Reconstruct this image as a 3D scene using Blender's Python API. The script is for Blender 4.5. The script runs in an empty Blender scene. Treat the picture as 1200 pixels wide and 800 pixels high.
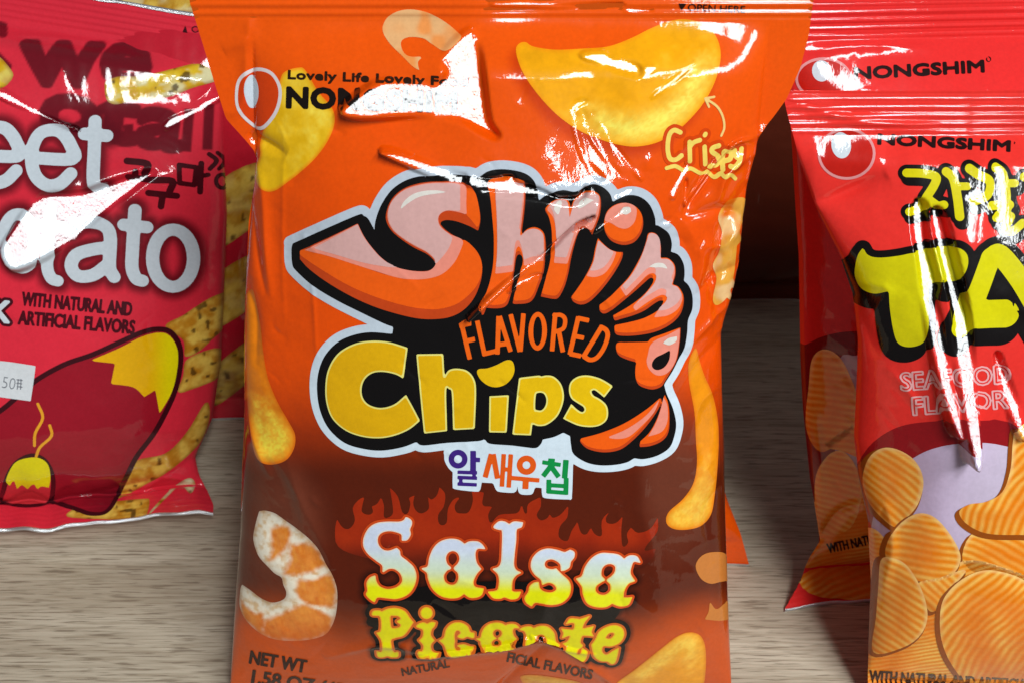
import bpy, math, random
import numpy as np
from mathutils import Vector

# ------------------------------------------------------------------ camera, light, exposure
SC = bpy.context.scene
COL = SC.collection
CAM_H, PITCH, HFOV = 0.288, math.radians(35.0), math.radians(50.0)
FPX = 600.0 / math.tan(HFOV / 2)                     # focal length in photo pixels (1200 wide)
cd = bpy.data.cameras.new('camera')
cam = bpy.data.objects.new('camera', cd)
COL.objects.link(cam)
cam.location = (0, 0, CAM_H)
cam.rotation_euler = (math.radians(90) - PITCH, 0, 0)
cd.sensor_width = 36.0
cd.lens = 18.0 / math.tan(HFOV / 2)
cd.clip_start, cd.clip_end = 0.01, 50
cd.dof.use_dof = True
cd.dof.focus_distance = 0.295
cd.dof.aperture_fstop = 34.0
SC.camera = cam

world = bpy.data.worlds.new('World')
SC.world = world
world.use_nodes = True
world.node_tree.nodes['Background'].inputs[0].default_value = (0.90, 0.95, 1.0, 1)
world.node_tree.nodes['Background'].inputs[1].default_value = 0.11

def area(name, loc, target, sx, sy, power, col=(1, 1, 1)):
    l = bpy.data.lights.new(name, 'AREA')
    l.shape = 'RECTANGLE'
    l.size, l.size_y, l.energy, l.color = sx, sy, power, col
    o = bpy.data.objects.new(name, l)
    COL.objects.link(o)
    o.location = loc
    o.rotation_euler = (Vector(target) - Vector(loc)).to_track_quat('-Z', 'Y').to_euler()
    return o

LAMPS = [((0.36, -0.80, 1.12), 0.22, 0.90, 20.5), ((0.82, -0.80, 1.12), 0.22, 0.90, 20.5)]   # two panels of the ceiling lighting, up to the right
LAMP_PTS = []
for c, sx, sy, w in LAMPS:
    area('ceiling_panel', c, (c[0], c[1], 0), sx, sy, w, (0.93, 0.98, 1.0))
    LAMP_PTS += [(c[0] + fx * sx, c[1] + fy * sy, c[2]) for fx in ((-0.4, -0.2, 0, 0.2, 0.4) if sx > sy else (0,)) for fy in ((-0.4, -0.2, 0, 0.2, 0.4) if sy > sx else (0,))]
SC.view_settings.view_transform = 'Standard'
SC.view_settings.look = 'None'
SC.view_settings.gamma = 1.0
SC.view_settings.exposure = 0.0
SC.cycles.use_denoising = True
SC.cycles.max_bounces = 6

# ------------------------------------------------------------------ pixels and rays
CP = np.array([0, 0, CAM_H])
FW = np.array([0, math.cos(PITCH), -math.sin(PITCH)])
UPV = np.array([0, math.sin(PITCH), math.cos(PITCH)])

def ray(p):
    p = np.asarray(p, float).reshape(-1, 2)
    return FW + ((p[:, :1] - 600) / FPX) * np.array([1., 0, 0]) - ((p[:, 1:] - 400) / FPX) * UPV

def on_shelf(px, py):
    d = ray((px, py))[0]
    return CP + d * (-CP[2] / d[2])

def project(P):
    D = P - CP
    w = D @ FW
    return np.stack([600 + FPX * D[..., 0] / w, 400 - FPX * (D @ UPV) / w], -1)

def lin(c):
    c = np.asarray(c, float) / 255.0
    return np.where(c <= 0.04045, c / 12.92, ((c + 0.055) / 1.055) ** 2.4)

def smooth(a, b, x):
    t = np.clip((x - a) / (b - a), 0, 1)
    return t * t * (3 - 2 * t)

def mix(a, b, t):
    t = np.asarray(t)[..., None]
    return a * (1 - t) + b * t

def vnoise(x, y, seed=0):
    xi, yi = np.floor(x).astype(np.int64), np.floor(y).astype(np.int64)
    fx, fy = x - xi, y - yi
    fx, fy = fx * fx * (3 - 2 * fx), fy * fy * (3 - 2 * fy)
    def hsh(i, j):
        n = (i * 374761393 + j * 668265263 + seed * 974634777) & 0x7fffffff
        n = ((n ^ (n >> 13)) * 1274126177) & 0x7fffffff
        return ((n ^ (n >> 16)) & 0xffff) / 65535.0
    return (hsh(xi, yi) * (1 - fx) + hsh(xi + 1, yi) * fx) * (1 - fy) + (hsh(xi, yi + 1) * (1 - fx) + hsh(xi + 1, yi + 1) * fx) * fy

def fbm(x, y, seed=0, n=3):
    return sum(vnoise(x * 2 ** i, y * 2 ** i, seed + i) * 0.5 ** i for i in range(n)) / sum(0.5 ** i for i in range(n))

# ------------------------------------------------------------------ materials
def new_mat(name):
    m = bpy.data.materials.new(name)
    m.use_nodes = True
    return m, m.node_tree, m.node_tree.nodes['Principled BSDF']

def film_material(name, rough=0.34, coat=1.0, coat_rough=0.045, bump=0.022):
    m, nt, b = new_mat(name)
    N, L = nt.nodes, nt.links
    at = N.new('ShaderNodeAttribute'); at.attribute_name = 'Col'
    tc = N.new('ShaderNodeTexCoord')
    n1 = N.new('ShaderNodeTexNoise'); n1.inputs['Scale'].default_value = 900; n1.inputs['Detail'].default_value = 2
    L.new(tc.outputs['Object'], n1.inputs['Vector'])
    mr = N.new('ShaderNodeMapRange')
    mr.inputs['To Min'].default_value, mr.inputs['To Max'].default_value = 0.90, 1.10
    L.new(n1.outputs['Fac'], mr.inputs['Value'])
    vm = N.new('ShaderNodeVectorMath'); vm.operation = 'SCALE'
    L.new(at.outputs['Color'], vm.inputs[0]); L.new(mr.outputs['Result'], vm.inputs['Scale'])
    L.new(vm.outputs['Vector'], b.inputs['Base Color'])
    b.inputs['Roughness'].default_value = rough
    b.inputs['IOR'].default_value = 1.45
    b.inputs['Specular IOR Level'].default_value = 0.06
    b.inputs['Coat Weight'].default_value = coat
    b.inputs['Coat Roughness'].default_value = coat_rough
    b.inputs['Coat IOR'].default_value = 1.43
    n2 = N.new('ShaderNodeTexNoise'); n2.inputs['Scale'].default_value = 260; n2.inputs['Detail'].default_value = 3
    L.new(tc.outputs['Object'], n2.inputs['Vector'])
    bp = N.new('ShaderNodeBump'); bp.inputs['Strength'].default_value = bump; bp.inputs['Distance'].default_value = 0.002
    L.new(n2.outputs['Fac'], bp.inputs['Height'])
    mp = N.new('ShaderNodeMapping'); mp.inputs['Scale'].default_value = (1500, 1500, 120)      # fine draw lines of the stretched film
    L.new(tc.outputs['Object'], mp.inputs['Vector'])
    n3 = N.new('ShaderNodeTexNoise'); n3.inputs['Scale'].default_value = 1.0; n3.inputs['Detail'].default_value = 2
    L.new(mp.outputs['Vector'], n3.inputs['Vector'])
    bp2 = N.new('ShaderNodeBump'); bp2.inputs['Strength'].default_value = bump * 2.1; bp2.inputs['Distance'].default_value = 0.0006
    L.new(n3.outputs['Fac'], bp2.inputs['Height']); L.new(bp.outputs['Normal'], bp2.inputs['Normal'])
    L.new(bp2.outputs['Normal'], b.inputs['Normal']); L.new(bp2.outputs['Normal'], b.inputs['Coat Normal'])
    return m

FILM = film_material('printed_film')
foil, _nt, _b = new_mat('silver_foil')
_b.inputs['Base Color'].default_value = (0.82, 0.83, 0.85, 1)
_b.inputs['Metallic'].default_value = 0.9
_b.inputs['Roughness'].default_value = 0.28
_n = _nt.nodes.new('ShaderNodeTexNoise'); _n.inputs['Scale'].default_value = 300
_bp = _nt.nodes.new('ShaderNodeBump'); _bp.inputs['Strength'].default_value = 0.3; _bp.inputs['Distance'].default_value = 0.001
_nt.links.new(_n.outputs['Fac'], _bp.inputs['Height']); _nt.links.new(_bp.outputs['Normal'], _b.inputs['Normal'])
PAPER = film_material('sticker_paper', rough=0.7, coat=0.15, coat_rough=0.4, bump=0.02)

def wood_material():
    m, nt, b = new_mat('oak_laminate')
    N, L = nt.nodes, nt.links
    tc = N.new('ShaderNodeTexCoord')
    def noise(sx, sy, scale, detail, rough=0.6, dist=0.0):
        mp = N.new('ShaderNodeMapping'); mp.inputs['Scale'].default_value = (sx, sy, 1)
        L.new(tc.outputs['Object'], mp.inputs['Vector'])
        n = N.new('ShaderNodeTexNoise'); n.inputs['Scale'].default_value = scale
        n.inputs['Detail'].default_value = detail; n.inputs['Roughness'].default_value = rough
        n.inputs['Distortion'].default_value = dist
        L.new(mp.outputs['Vector'], n.inputs['Vector'])
        return n.outputs['Fac']
    broad = noise(1.6, 22, 3.0, 3, 0.55, 0.6)
    fine = noise(14, 300, 3.0, 4, 0.6, 0.5)
    pores = noise(30, 520, 2.6, 2, 0.5, 0.2)
    r1 = N.new('ShaderNodeValToRGB')
    e = r1.color_ramp.elements
    e[0].position, e[0].color = 0.30, (*lin((178, 162, 139)), 1)
    e[1].position, e[1].color = 0.72, (*lin((208, 194, 171)), 1)
    L.new(broad, r1.inputs['Fac'])
    def dark(prev, fac, lo, hi, col, amt):
        r = N.new('ShaderNodeMapRange'); r.clamp = True
        r.inputs['From Min'].default_value, r.inputs['From Max'].default_value = lo, hi
        r.inputs['To Min'].default_value, r.inputs['To Max'].default_value = amt, 0.0
        L.new(fac, r.inputs['Value'])
        mx = N.new('ShaderNodeMix'); mx.data_type = 'RGBA'
        L.new(r.outputs['Result'], mx.inputs[0]); L.new(prev, mx.inputs[6])
        mx.inputs[7].default_value = (*lin(col), 1)
        return mx.outputs[2]
    c = dark(r1.outputs['Color'], fine, 0.36, 0.56, (146, 128, 104), 0.6)
    c = dark(c, pores, 0.36, 0.45, (112, 95, 76), 0.68)
    L.new(c, b.inputs['Base Color'])
    b.inputs['Roughness'].default_value = 0.55
    bp = N.new('ShaderNodeBump'); bp.inputs['Strength'].default_value = 0.25; bp.inputs['Distance'].default_value = 0.0006
    L.new(fine, bp.inputs['Height']); L.new(bp.outputs['Normal'], b.inputs['Normal'])
    return m
WOOD = wood_material()
darkm, _nt, _b = new_mat('dark_panel')
_n = _nt.nodes.new('ShaderNodeTexNoise'); _n.inputs['Scale'].default_value = 30
_r = _nt.nodes.new('ShaderNodeValToRGB')
_r.color_ramp.elements[0].color = (0.018, 0.014, 0.012, 1); _r.color_ramp.elements[1].color = (0.035, 0.028, 0.024, 1)
_nt.links.new(_n.outputs['Fac'], _r.inputs['Fac']); _nt.links.new(_r.outputs['Color'], _b.inputs['Base Color'])
_b.inputs['Roughness'].default_value = 0.7

# ------------------------------------------------------------------ meshes
def mesh_object(name, V, faces, mat, parent=None, colors=None, normals=None, quads=None, smooth_shade=True):
    """faces: list of index tuples; quads: (n,4) int array. V in parent space, metres."""
    me = bpy.data.meshes.new(name)
    V = np.ascontiguousarray(V, np.float32)
    loops, starts, n = [], [], 0
    if quads is not None and len(quads):
        loops.append(np.ascontiguousarray(quads, np.int32).ravel())
        starts.append(np.arange(len(quads), dtype=np.int32) * 4)
        n = len(quads) * 4
    if faces:
        ln = np.array([len(f) for f in faces], np.int32)
        loops.append(np.array([i for f in faces for i in f], np.int32))
        starts.append(n + np.concatenate([[0], np.cumsum(ln)[:-1]]).astype(np.int32))
    loops, starts = np.concatenate(loops), np.concatenate(starts)
    me.vertices.add(len(V)); me.vertices.foreach_set('co', V.ravel())
    me.loops.add(len(loops)); me.loops.foreach_set('vertex_index', loops)
    me.polygons.add(len(starts)); me.polygons.foreach_set('loop_start', starts)
    me.update(calc_edges=True)
    me.validate()
    if colors is not None:
        a = me.attributes.new('Col', 'FLOAT_COLOR', 'POINT')
        a.data.foreach_set('color', np.concatenate([colors, np.ones((len(colors), 1))], 1).astype(np.float32).ravel())
    if smooth_shade:
        me.polygons.foreach_set('use_smooth', np.ones(len(me.polygons), bool))
    if normals is not None:
        me.normals_split_custom_set_from_vertices(np.ascontiguousarray(normals, np.float32))
    me.materials.append(mat)
    o = bpy.data.objects.new(name, me)
    COL.objects.link(o)
    if parent is not None:
        o.parent = parent
    return o

def bilerp(G, r, c):
    ny, nx = G.shape[:2]
    i = np.clip(np.floor(r).astype(int), 0, ny - 2); j = np.clip(np.floor(c).astype(int), 0, nx - 2)
    fr, fc = r - i, c - j
    if G.ndim == 3:
        fr, fc = fr[..., None], fc[..., None]
    return (G[i, j] * (1 - fc) + G[i, j + 1] * fc) * (1 - fr) + (G[i + 1, j] * (1 - fc) + G[i + 1, j + 1] * fc) * fr

def seg_dist(P, pts, closed=False):
    """distance to a polyline and the running parameter (0..1) of the nearest point"""
    A = pts if closed else pts[:-1]
    B = np.roll(pts, -1, 0) if closed else pts[1:]
    best = np.full(len(P), 1e9); par = np.zeros(len(P))
    L = np.linalg.norm(B - A, axis=1); cum = np.concatenate([[0], np.cumsum(L)])
    for k in range(len(A)):
        d = B[k] - A[k]; l2 = d @ d + 1e-12
        t = np.clip(((P - A[k]) @ d) / l2, 0, 1)
        q = P - A[k] - t[:, None] * d
        dd = np.einsum('ij,ij->i', q, q)
        m = dd < best
        best[m] = dd[m]; par[m] = (cum[k] + t[m] * L[k])
    return np.sqrt(best), par / max(cum[-1], 1e-9)

def catmull(pts, closed, n=5):
    pts = np.asarray(pts, float)
    if len(pts) < 3:
        return pts
    if closed:
        P = np.concatenate([pts[-1:], pts, pts[:2]])
    else:
        P = np.concatenate([2 * pts[:1] - pts[1:2], pts, 2 * pts[-1:] - pts[-2:-1]])
    out = []
    for k in range(1, len(P) - 2):
        p0, p1, p2, p3 = P[k - 1:k + 3]
        for t in np.arange(n) / n:
            out.append(0.5 * (2 * p1 + (p2 - p0) * t + (2 * p0 - 5 * p1 + 4 * p2 - p3) * t * t + (3 * p1 - p0 - 3 * p2 + p3) * t ** 3))
    if not closed:
        out.append(P[-2])
    return np.array(out)

class Crop:
    """points read off an enlarged view of the photograph: x0, y0 and the enlargement"""
    def __init__(s, x0, y0, k): s.x0, s.y0, s.k = x0, y0, k
    def raw(s, txt):
        pts, corner = [], []
        for w in txt.split():
            corner.append(w.endswith('*'))
            x, y = w.rstrip('*').split(',')
            pts.append((s.x0 + float(x) / s.k, s.y0 + float(y) / s.k))
        return np.array(pts), corner
    def loop(s, txt, n=5):
        pts, corner = s.raw(txt)
        cs = [i for i, c in enumerate(corner) if c]
        if not cs:
            return catmull(pts, True, n)
        out = []
        for a, b in zip(cs, cs[1:] + [cs[0] + len(pts)]):
            idx = [i % len(pts) for i in range(a, b + 1)]
            out.append(catmull(pts[idx], False, n)[:-1] if len(idx) > 2 else pts[idx[:1]])
        return np.concatenate(out)
    def line(s, txt, n=4):
        pts, _ = s.raw(txt)
        return catmull(pts, False, n)
    def straight(s, txt):
        return s.raw(txt)[0]
PX = Crop(0, 0, 1)

# ------------------------------------------------------------------ flat shapes as distance fields
class Shape:
    def __init__(s, f, lo, hi): s.f, s.lo, s.hi = f, np.asarray(lo, float), np.asarray(hi, float)
    def __call__(s, P): return s.f(P)
def poly_sdf(loops):
    E0 = np.concatenate(loops); E1 = np.concatenate([np.roll(l, -1, 0) for l in loops])
    lo, hi = E0.min(0), E0.max(0)
    def f(P):
        out = np.maximum(np.maximum(lo - P, P - hi).max(1), 0) + 3.0
        near = np.all((P > lo - 5) & (P < hi + 5), 1)
        Q = P[near]
        if len(Q):
            best = np.full(len(Q), 1e9); ins = np.zeros(len(Q), bool)
            for a, b in zip(E0, E1):
                d = b - a
                q = Q - a
                t = np.clip((q @ d) / (d @ d + 1e-12), 0, 1)
                w = q - t[:, None] * d
                best = np.minimum(best, w[:, 0] ** 2 + w[:, 1] ** 2)
                if a[1] != b[1]:
                    c = (a[1] > Q[:, 1]) != (b[1] > Q[:, 1])
                    ins ^= c & (Q[:, 0] < d[0] * (Q[:, 1] - a[1]) / d[1] + a[0])
            out[near] = np.sqrt(best) * np.where(ins, -1, 1)
        return out
    return Shape(f, lo, hi)
def union(*sh):
    sh = [s for x in sh for s in (x if isinstance(x, (list, tuple)) else [x])]
    def f(P):
        D = sh[0](P)
        for s in sh[1:]:
            D = np.minimum(D, s(P))
        return D
    return Shape(f, np.min([s.lo for s in sh], 0), np.max([s.hi for s in sh], 0))
def offset(sh, d): return Shape(lambda P: sh(P) - d, sh.lo - d, sh.hi + d)
def shift(sh, dx, dy): return Shape(lambda P: sh(P - np.array([dx, dy])), sh.lo + (dx, dy), sh.hi + (dx, dy))
def inter(a, b): return Shape(lambda P: np.maximum(a(P), b(P)), np.maximum(a.lo, b.lo), np.minimum(a.hi, b.hi))
def minus(a, b): return Shape(lambda P: np.maximum(a(P), -b(P)), a.lo, a.hi)

_txt = {}
def text_loops(s, spacing=1.0):
    key = (s, spacing)
    if key not in _txt:
        c = bpy.data.curves.new('t', 'FONT'); c.body = s; c.fill_mode = 'NONE'; c.space_character = spacing
        c.resolution_u = 3
        o = bpy.data.objects.new('t', c)
        me = bpy.data.meshes.new_from_object(o)
        co = np.array([v.co[:2] for v in me.vertices])
        nb = {}
        for e in me.edges:
            a, b = e.vertices
            nb.setdefault(a, []).append(b); nb.setdefault(b, []).append(a)
        seen, loops = set(), []
        for st in nb:
            if st in seen: continue
            l, cur, prev = [], st, None
            while cur not in seen:
                seen.add(cur); l.append(cur)
                nx = [q for q in nb[cur] if q != prev and q not in seen]
                prev = cur
                if not nx: break
                cur = nx[0]
            if len(l) > 2: loops.append(co[l])
        bpy.data.objects.remove(o); bpy.data.curves.remove(c); bpy.data.meshes.remove(me)
        _txt[key] = loops
    return _txt[key]

# ------------------------------------------------------------------ the bag
class Bag:
    def __init__(s, name, label, group, foot, lean, left, right, top, bottom=None, yaw=0.0, step=0.5, thick=22.0, back=16.0,
                 seal=(11, 11), rise=(42, 48), creases=(), extra=None, bend=0.0, seed=1, body=None, wr=1.0, power=(2.6, 0.55), lift=0.0, quick=(0.0, 10), facets=(), sag=0.0, gather=1.0, hem=0.0, ribs=0.22, fine=0):
        """foot: photo pixel where the bag stands; left/right: outline pixels from top to bottom; top/bottom: ((px,py) left, (px,py) right) of the end edges"""
        s.name = name
        lean, yaw = math.radians(lean), math.radians(yaw)
        s.O = on_shelf(*foot) + np.array([0, 0, lift])
        s.X = np.array([math.cos(yaw), math.sin(yaw), 0])
        back_dir = np.array([-math.sin(yaw), math.cos(yaw), 0])
        s.Y = back_dir * math.sin(lean) + np.array([0, 0, math.cos(lean)])
        s.Z = np.cross(s.X, s.Y)
        L, R = s.plane(left), s.plane(right)
        T = s.plane(top)
        Bm = s.plane(bottom) if bottom is not None else np.array([[-60., 0.], [60., 0.]])
        wid = R[:, 0].mean() - L[:, 0].mean()
        Ymax = max(T[0, 1], T[1, 1])
        nx, ny = int(wid * 1.06 / step) + 1, int(Ymax / step) + 1
        u = np.linspace(0, 1, nx); u = 0.72 * u + 0.28 * (0.5 - 0.5 * np.cos(math.pi * u))
        t = np.linspace(0, 1, ny)
        def edge(E, y):
            o = np.argsort(E[:, 1]); return np.interp(y, E[o, 1], E[o, 0])
        def endy(E, u): return E[0, 1] + (E[1, 1] - E[0, 1]) * (u - 0.0)
        # the end edges run straight between the outline's corners
        x0 = edge(L, 0) + (edge(R, 0) - edge(L, 0)) * u
        yb = Bm[0, 1] + (Bm[1, 1] - Bm[0, 1]) * (x0 - Bm[0, 0]) / (Bm[1, 0] - Bm[0, 0])
        xT = edge(L, Ymax) + (edge(R, Ymax) - edge(L, Ymax)) * u
        yt = T[0, 1] + (T[1, 1] - T[0, 1]) * (xT - T[0, 0]) / (T[1, 0] - T[0, 0])
        yb = yb + hem * 0.35 * (fbm(x0 / 15, x0 * 0, seed + 51, 2) - 0.5)
        GY = yb[None] + (yt - yb)[None] * t[:, None]
        xl, xr = edge(L, GY), edge(R, GY)
        k = max(3, int(3 / step)); ker = np.hanning(k + 2)[1:-1]; ker /= ker.sum()
        def sm(A): return np.apply_along_axis(lambda c: np.convolve(np.pad(c, k, mode='edge'), ker, 'same')[k:-k], 0, A)
        xl, xr = sm(xl), sm(xr)
        GX = xl + (xr - xl) * u[None]
        s.GX, s.GY, s.u, s.step = GX, GY, u, step
        dt, db = yt[None] - GY, GY - yb[None]
        s.dt, s.db = dt, db
        a = np.clip((dt - seal[0]) / rise[0], 0, 1); b = np.clip((db - seal[1]) / rise[1], 0, 1)
        env = np.sin(a * math.pi / 2) ** 0.9 * np.sin(b * math.pi / 2) ** 0.75
        if quick[0]:                                            # film stands off the seal at once, then climbs slowly
            env = env * (1 - quick[0]) + quick[0] * smooth(0, 1, (dt - seal[0]) / quick[1]) * np.sin(b * math.pi / 2) ** 0.75
        env = env * (1 - sag * np.clip((GY - 45) / 150, 0, 1))   # the filling has settled low
        if body is None:
            q = 2 * u[None] - 1 + 0 * GY
        else:                                                   # the puffed body is narrower than the flat seal ends
            bl, br = s.plane(body[0]), s.plane(body[1])
            bl, br = np.maximum(sm(edge(bl, GY)), xl), np.minimum(sm(edge(br, GY)), xr)
            q = np.clip((GX - (bl + br) / 2) / ((br - bl) / 2), -1, 1)
        prof = (1 - np.abs(q) ** power[0] + 1e-6) ** power[1]
        s.env, s.prof = env, prof
        H = thick * env * prof
        s.back = -back * env * prof
        # gathers running out of the seals, and slack in the film
        n1 = vnoise(GX / 5.5 + 0.02 * GY, GY / 60, seed) - 0.5 + 0.6 * (vnoise(GX / 2.6, GY / 40, seed + 5) - 0.5)
        H += gather * wr * 2.6 * n1 * (np.exp(-np.clip(dt - seal[0], 0, None) / 12) * smooth(seal[0] - 1, seal[0] + 4, dt)
                          + np.exp(-np.clip(db - seal[1], 0, None) / 12) * smooth(seal[1] - 1, seal[1] + 4, db))
        edge_w = smooth(0.55, 0.95, np.abs(q))
        inside = smooth(0, 1, a * 2) * smooth(0, 1, b * 2)
        H += wr * 2.0 * (fbm(GX / 16, GY / 13, seed + 9) - 0.5) * prof ** 0.5 * inside
        H += wr * 1.6 * edge_w * inside * (fbm(GX / 9, GY / 6 + GX / 11, seed + 20) - 0.5) * np.clip(1 - np.abs(q), 0, 0.2) * 5
        # heat-seal ribs
        rib = ribs * np.cos(2 * math.pi * dt / 2.1)
        H += np.where(dt < seal[0] - 0.5, rib, 0) * smooth(0, 1.0, dt)
        H += np.where(db < seal[1] - 0.5, 0.22 * np.cos(2 * math.pi * db / 2.1), 0) * smooth(0, 1, db)
        H += 1.6 * (vnoise(GX / 26, GY / 300, seed + 31) - 0.5) * (smooth(seal[0] + 8, 0, dt) + smooth(seal[1] + 8, 0, db))
        H += hem * (fbm(GX / 13, GY / 200, seed + 41, 2)) * smooth(seal[1] + 5, 0, db)
        s.H = H
        s.bendang, s.seal = math.radians(bend), seal
        s.finish()
        if extra is not None:
            extra(s)
            s.finish()
        rng = np.random.RandomState(seed)
        for _ in range(fine):                                    # short handling creases, most of them near the sides
            r_, c_ = int(ny * rng.uniform(0.12, 0.9)), int(nx * (rng.beta(0.6, 0.6) * 0.9 + 0.05))
            a_ = rng.uniform(-0.9, 0.9) + math.pi / 2 * (rng.rand() < 0.6); l_ = rng.uniform(12, 45)
            p_ = s.PPX[r_, c_]; v_ = np.array([math.cos(a_), math.sin(a_)]) * l_ / 2
            s.crease([p_ - v_, p_ + rng.uniform(-4, 4, 2), p_ + v_], rng.uniform(0.5, 1.1), rng.uniform(0.12, 0.4) * rng.choice([-1, 1]))
        for c in creases:
            s.crease(*c)
        s.finish()
        for f in facets:
            s.facet(*f)
        if facets: s.finish()
        root = bpy.data.objects.new(name, None)
        COL.objects.link(root)
        root.location = s.O
        root['label'] = label; root['category'] = 'snack bag'; root['group'] = group
        root.empty_display_size = 0.02
        s.root = root
        s.layer = {}

    def plane(s, pts):
        pts = np.asarray(pts, float).reshape(-1, 2)
        d = ray(pts)
        tt = ((s.O - CP) @ s.Z) / (d @ s.Z)
        Q = CP + d * tt[:, None] - s.O
        return np.stack([Q @ s.X, Q @ s.Y], 1) * 1000

    def finish(s):
        GX, GY, H = s.GX, s.GY, s.H
        yy, zz = GY.copy(), H.copy()
        if s.bendang:                                           # bottom seal kicked forward along the shelf
            yb = s.seal[1] + 1.0
            m = s.db < yb
            r = np.where(m, yb - s.db, 0)
            ang = s.bendang * smooth(0, 4.0, r)
            yy = np.where(m, GY + r - r * np.cos(ang), GY)
            zz = np.where(m, H * np.cos(ang) + r * np.sin(ang), H)
        P = (GX[..., None] * s.X + yy[..., None] * s.Y + zz[..., None] * s.Z) * 0.001
        s.P = P                                                 # relative to the foot
        s.PPX = project(P + s.O)
        dr, dc = np.gradient(P, axis=0), np.gradient(P, axis=1)
        n = np.cross(dc, dr)
        s.N = n / (np.linalg.norm(n, axis=-1, keepdims=True) + 1e-12)

    def find(s, pts):
        """photo pixels -> flat film coordinates (mm) on the bag's face"""
        pts = np.asarray(pts, float).reshape(-1, 2)
        q = 6
        sub = s.PPX[::q, ::q]
        ny, nx = sub.shape[:2]
        flat = sub.reshape(-1, 2)
        k = np.array([np.argmin(((flat - p) ** 2).sum(1)) for p in pts])
        r, c = (k // nx) * q * 1.0, (k % nx) * q * 1.0
        NY, NX = s.PPX.shape[:2]
        for _ in range(12):
            f = bilerp(s.PPX, r, c) - pts
            e = 1.0
            jr = (bilerp(s.PPX, r + e, c) - bilerp(s.PPX, r - e, c)) / (2 * e)
            jc = (bilerp(s.PPX, r, c + e) - bilerp(s.PPX, r, c - e)) / (2 * e)
            det = jr[:, 0] * jc[:, 1] - jr[:, 1] * jc[:, 0]
            det = np.where(np.abs(det) < 0.05, 0.05 * np.where(det < 0, -1, 1), det)
            sr = (f[:, 0] * jc[:, 1] - f[:, 1] * jc[:, 0]) / det
            sc = (jr[:, 0] * f[:, 1] - jr[:, 1] * f[:, 0]) / det
            r = np.clip(r - np.clip(sr, -6, 6), -40, NY + 40)
            c = np.clip(c - np.clip(sc, -6, 6), -40, NX + 40)
        return np.stack([bilerp(s.GX, r, c), bilerp(s.GY, r, c)], 1)

    def mm(s, px, at):
        a = s.find([(at[0] - 10, at[1]), (at[0] + 10, at[1])])
        return px * np.linalg.norm(a[1] - a[0]) / 20.0

    def crease(s, pts, width, amp, side=0.0, taper=True):
        """a ridge (amp > 0) or valley along a line of photo pixels; side != 0 makes a lasting step on one side"""
        L = s.find(catmull(pts, False, 4) if len(pts) > 2 else pts)
        lo, hi = L.min(0) - width * 5 - 2, L.max(0) + width * 5 + 2
        m = (s.GX > lo[0]) & (s.GX < hi[0]) & (s.GY > lo[1]) & (s.GY < hi[1])
        if not m.any(): return
        P = np.stack([s.GX[m], s.GY[m]], 1)
        d, t = seg_dist(P, L)
        w = np.sin(np.clip(t, 0.0, 1.0) * math.pi) ** 0.6 if taper else 1.0
        if side:
            i = np.clip((t * (len(L) - 1)).astype(int), 0, len(L) - 2)
            tang = L[i + 1] - L[i]
            sg = np.sign(tang[:, 0] * (P[:, 1] - L[i, 1]) - tang[:, 1] * (P[:, 0] - L[i, 0])) * side
            g = np.where(sg > 0, np.exp(-(d / width)), np.exp(-(d / (width * 0.25)) ** 2))
        else:
            g = np.exp(-np.abs(d / width) ** 1.5)
        s.H[m] += amp * w * g
        
    def facet(s, pts, blend=1.2, grow=0.0):
        """a flat taut patch of film, tipped to face a lamp (the photograph shows the lamp mirrored there)"""
        L = s.find(catmull(pts, True, 3))
        sh = poly_sdf([L])
        lo, hi = L.min(0) - blend * 3, L.max(0) + blend * 3
        m = (s.GX > lo[0]) & (s.GX < hi[0]) & (s.GY > lo[1]) & (s.GY < hi[1])
        if not m.any(): return
        x, y = s.GX[m], s.GY[m]
        D = sh(np.stack([x, y], 1)) - grow
        core = D < 0.2
        if core.sum() < 12: return
        W = s.P[m] + s.O
        v = CP - W; v /= np.linalg.norm(v, axis=1, keepdims=True)
        c = np.array([x[core].mean(), y[core].mean()]); X, Y = x - c[0], y - c[1]
        best = None
        for lp in LAMP_PTS:
            l = np.array(lp) - W; l /= np.linalg.norm(l, axis=1, keepdims=True)
            h = v + l
            nx, nyy, nz = h @ s.X, h @ s.Y, h @ s.Z
            gx, gy = -nx / nz, -nyy / nz
            Xc, Yc, o, z = X[core], Y[core], np.ones(core.sum()), np.zeros(core.sum())
            A = np.concatenate([np.stack([o, z, 2 * Xc, Yc, z], 1), np.stack([z, o, z, Xc, 2 * Yc], 1)])
            k = np.linalg.lstsq(A, np.concatenate([gx[core], gy[core]]), rcond=None)[0]
            F = k[0] * X + k[1] * Y + k[2] * X * X + k[3] * X * Y + k[4] * Y * Y
            F += (s.H[m][core] - F[core]).mean()
            e = (F - s.H[m])[core].std()
            if best is None or e < best[0]: best = (e, F, lp)
        w = smooth(blend, -0.2 * blend, D)
        s.H[m] = s.H[m] * (1 - w) + best[1] * w

    # ---- shapes given in photo pixels
    def poly(s, *loops): return poly_sdf([s.find(l) for l in loops])
    def stroke(s, line, wpx):
        line = np.asarray(line, float)
        L = s.find(line); w = s.mm(wpx, line.mean(0)) / 2
        return Shape(lambda P: seg_dist(P, L)[0] - w, L.min(0) - w, L.max(0) + w)
    def bars(s, lines, wpx):
        out = []
        for l in lines:
            l = np.asarray(l, float)
            for a, b in zip(l[:-1], l[1:]):
                d = (b - a) / np.linalg.norm(b - a); n = np.array([-d[1], d[0]]) * wpx / 2
                out.append(s.poly(np.array([a + n, b + n, b - n, a - n])))
        return union(out)
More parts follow.
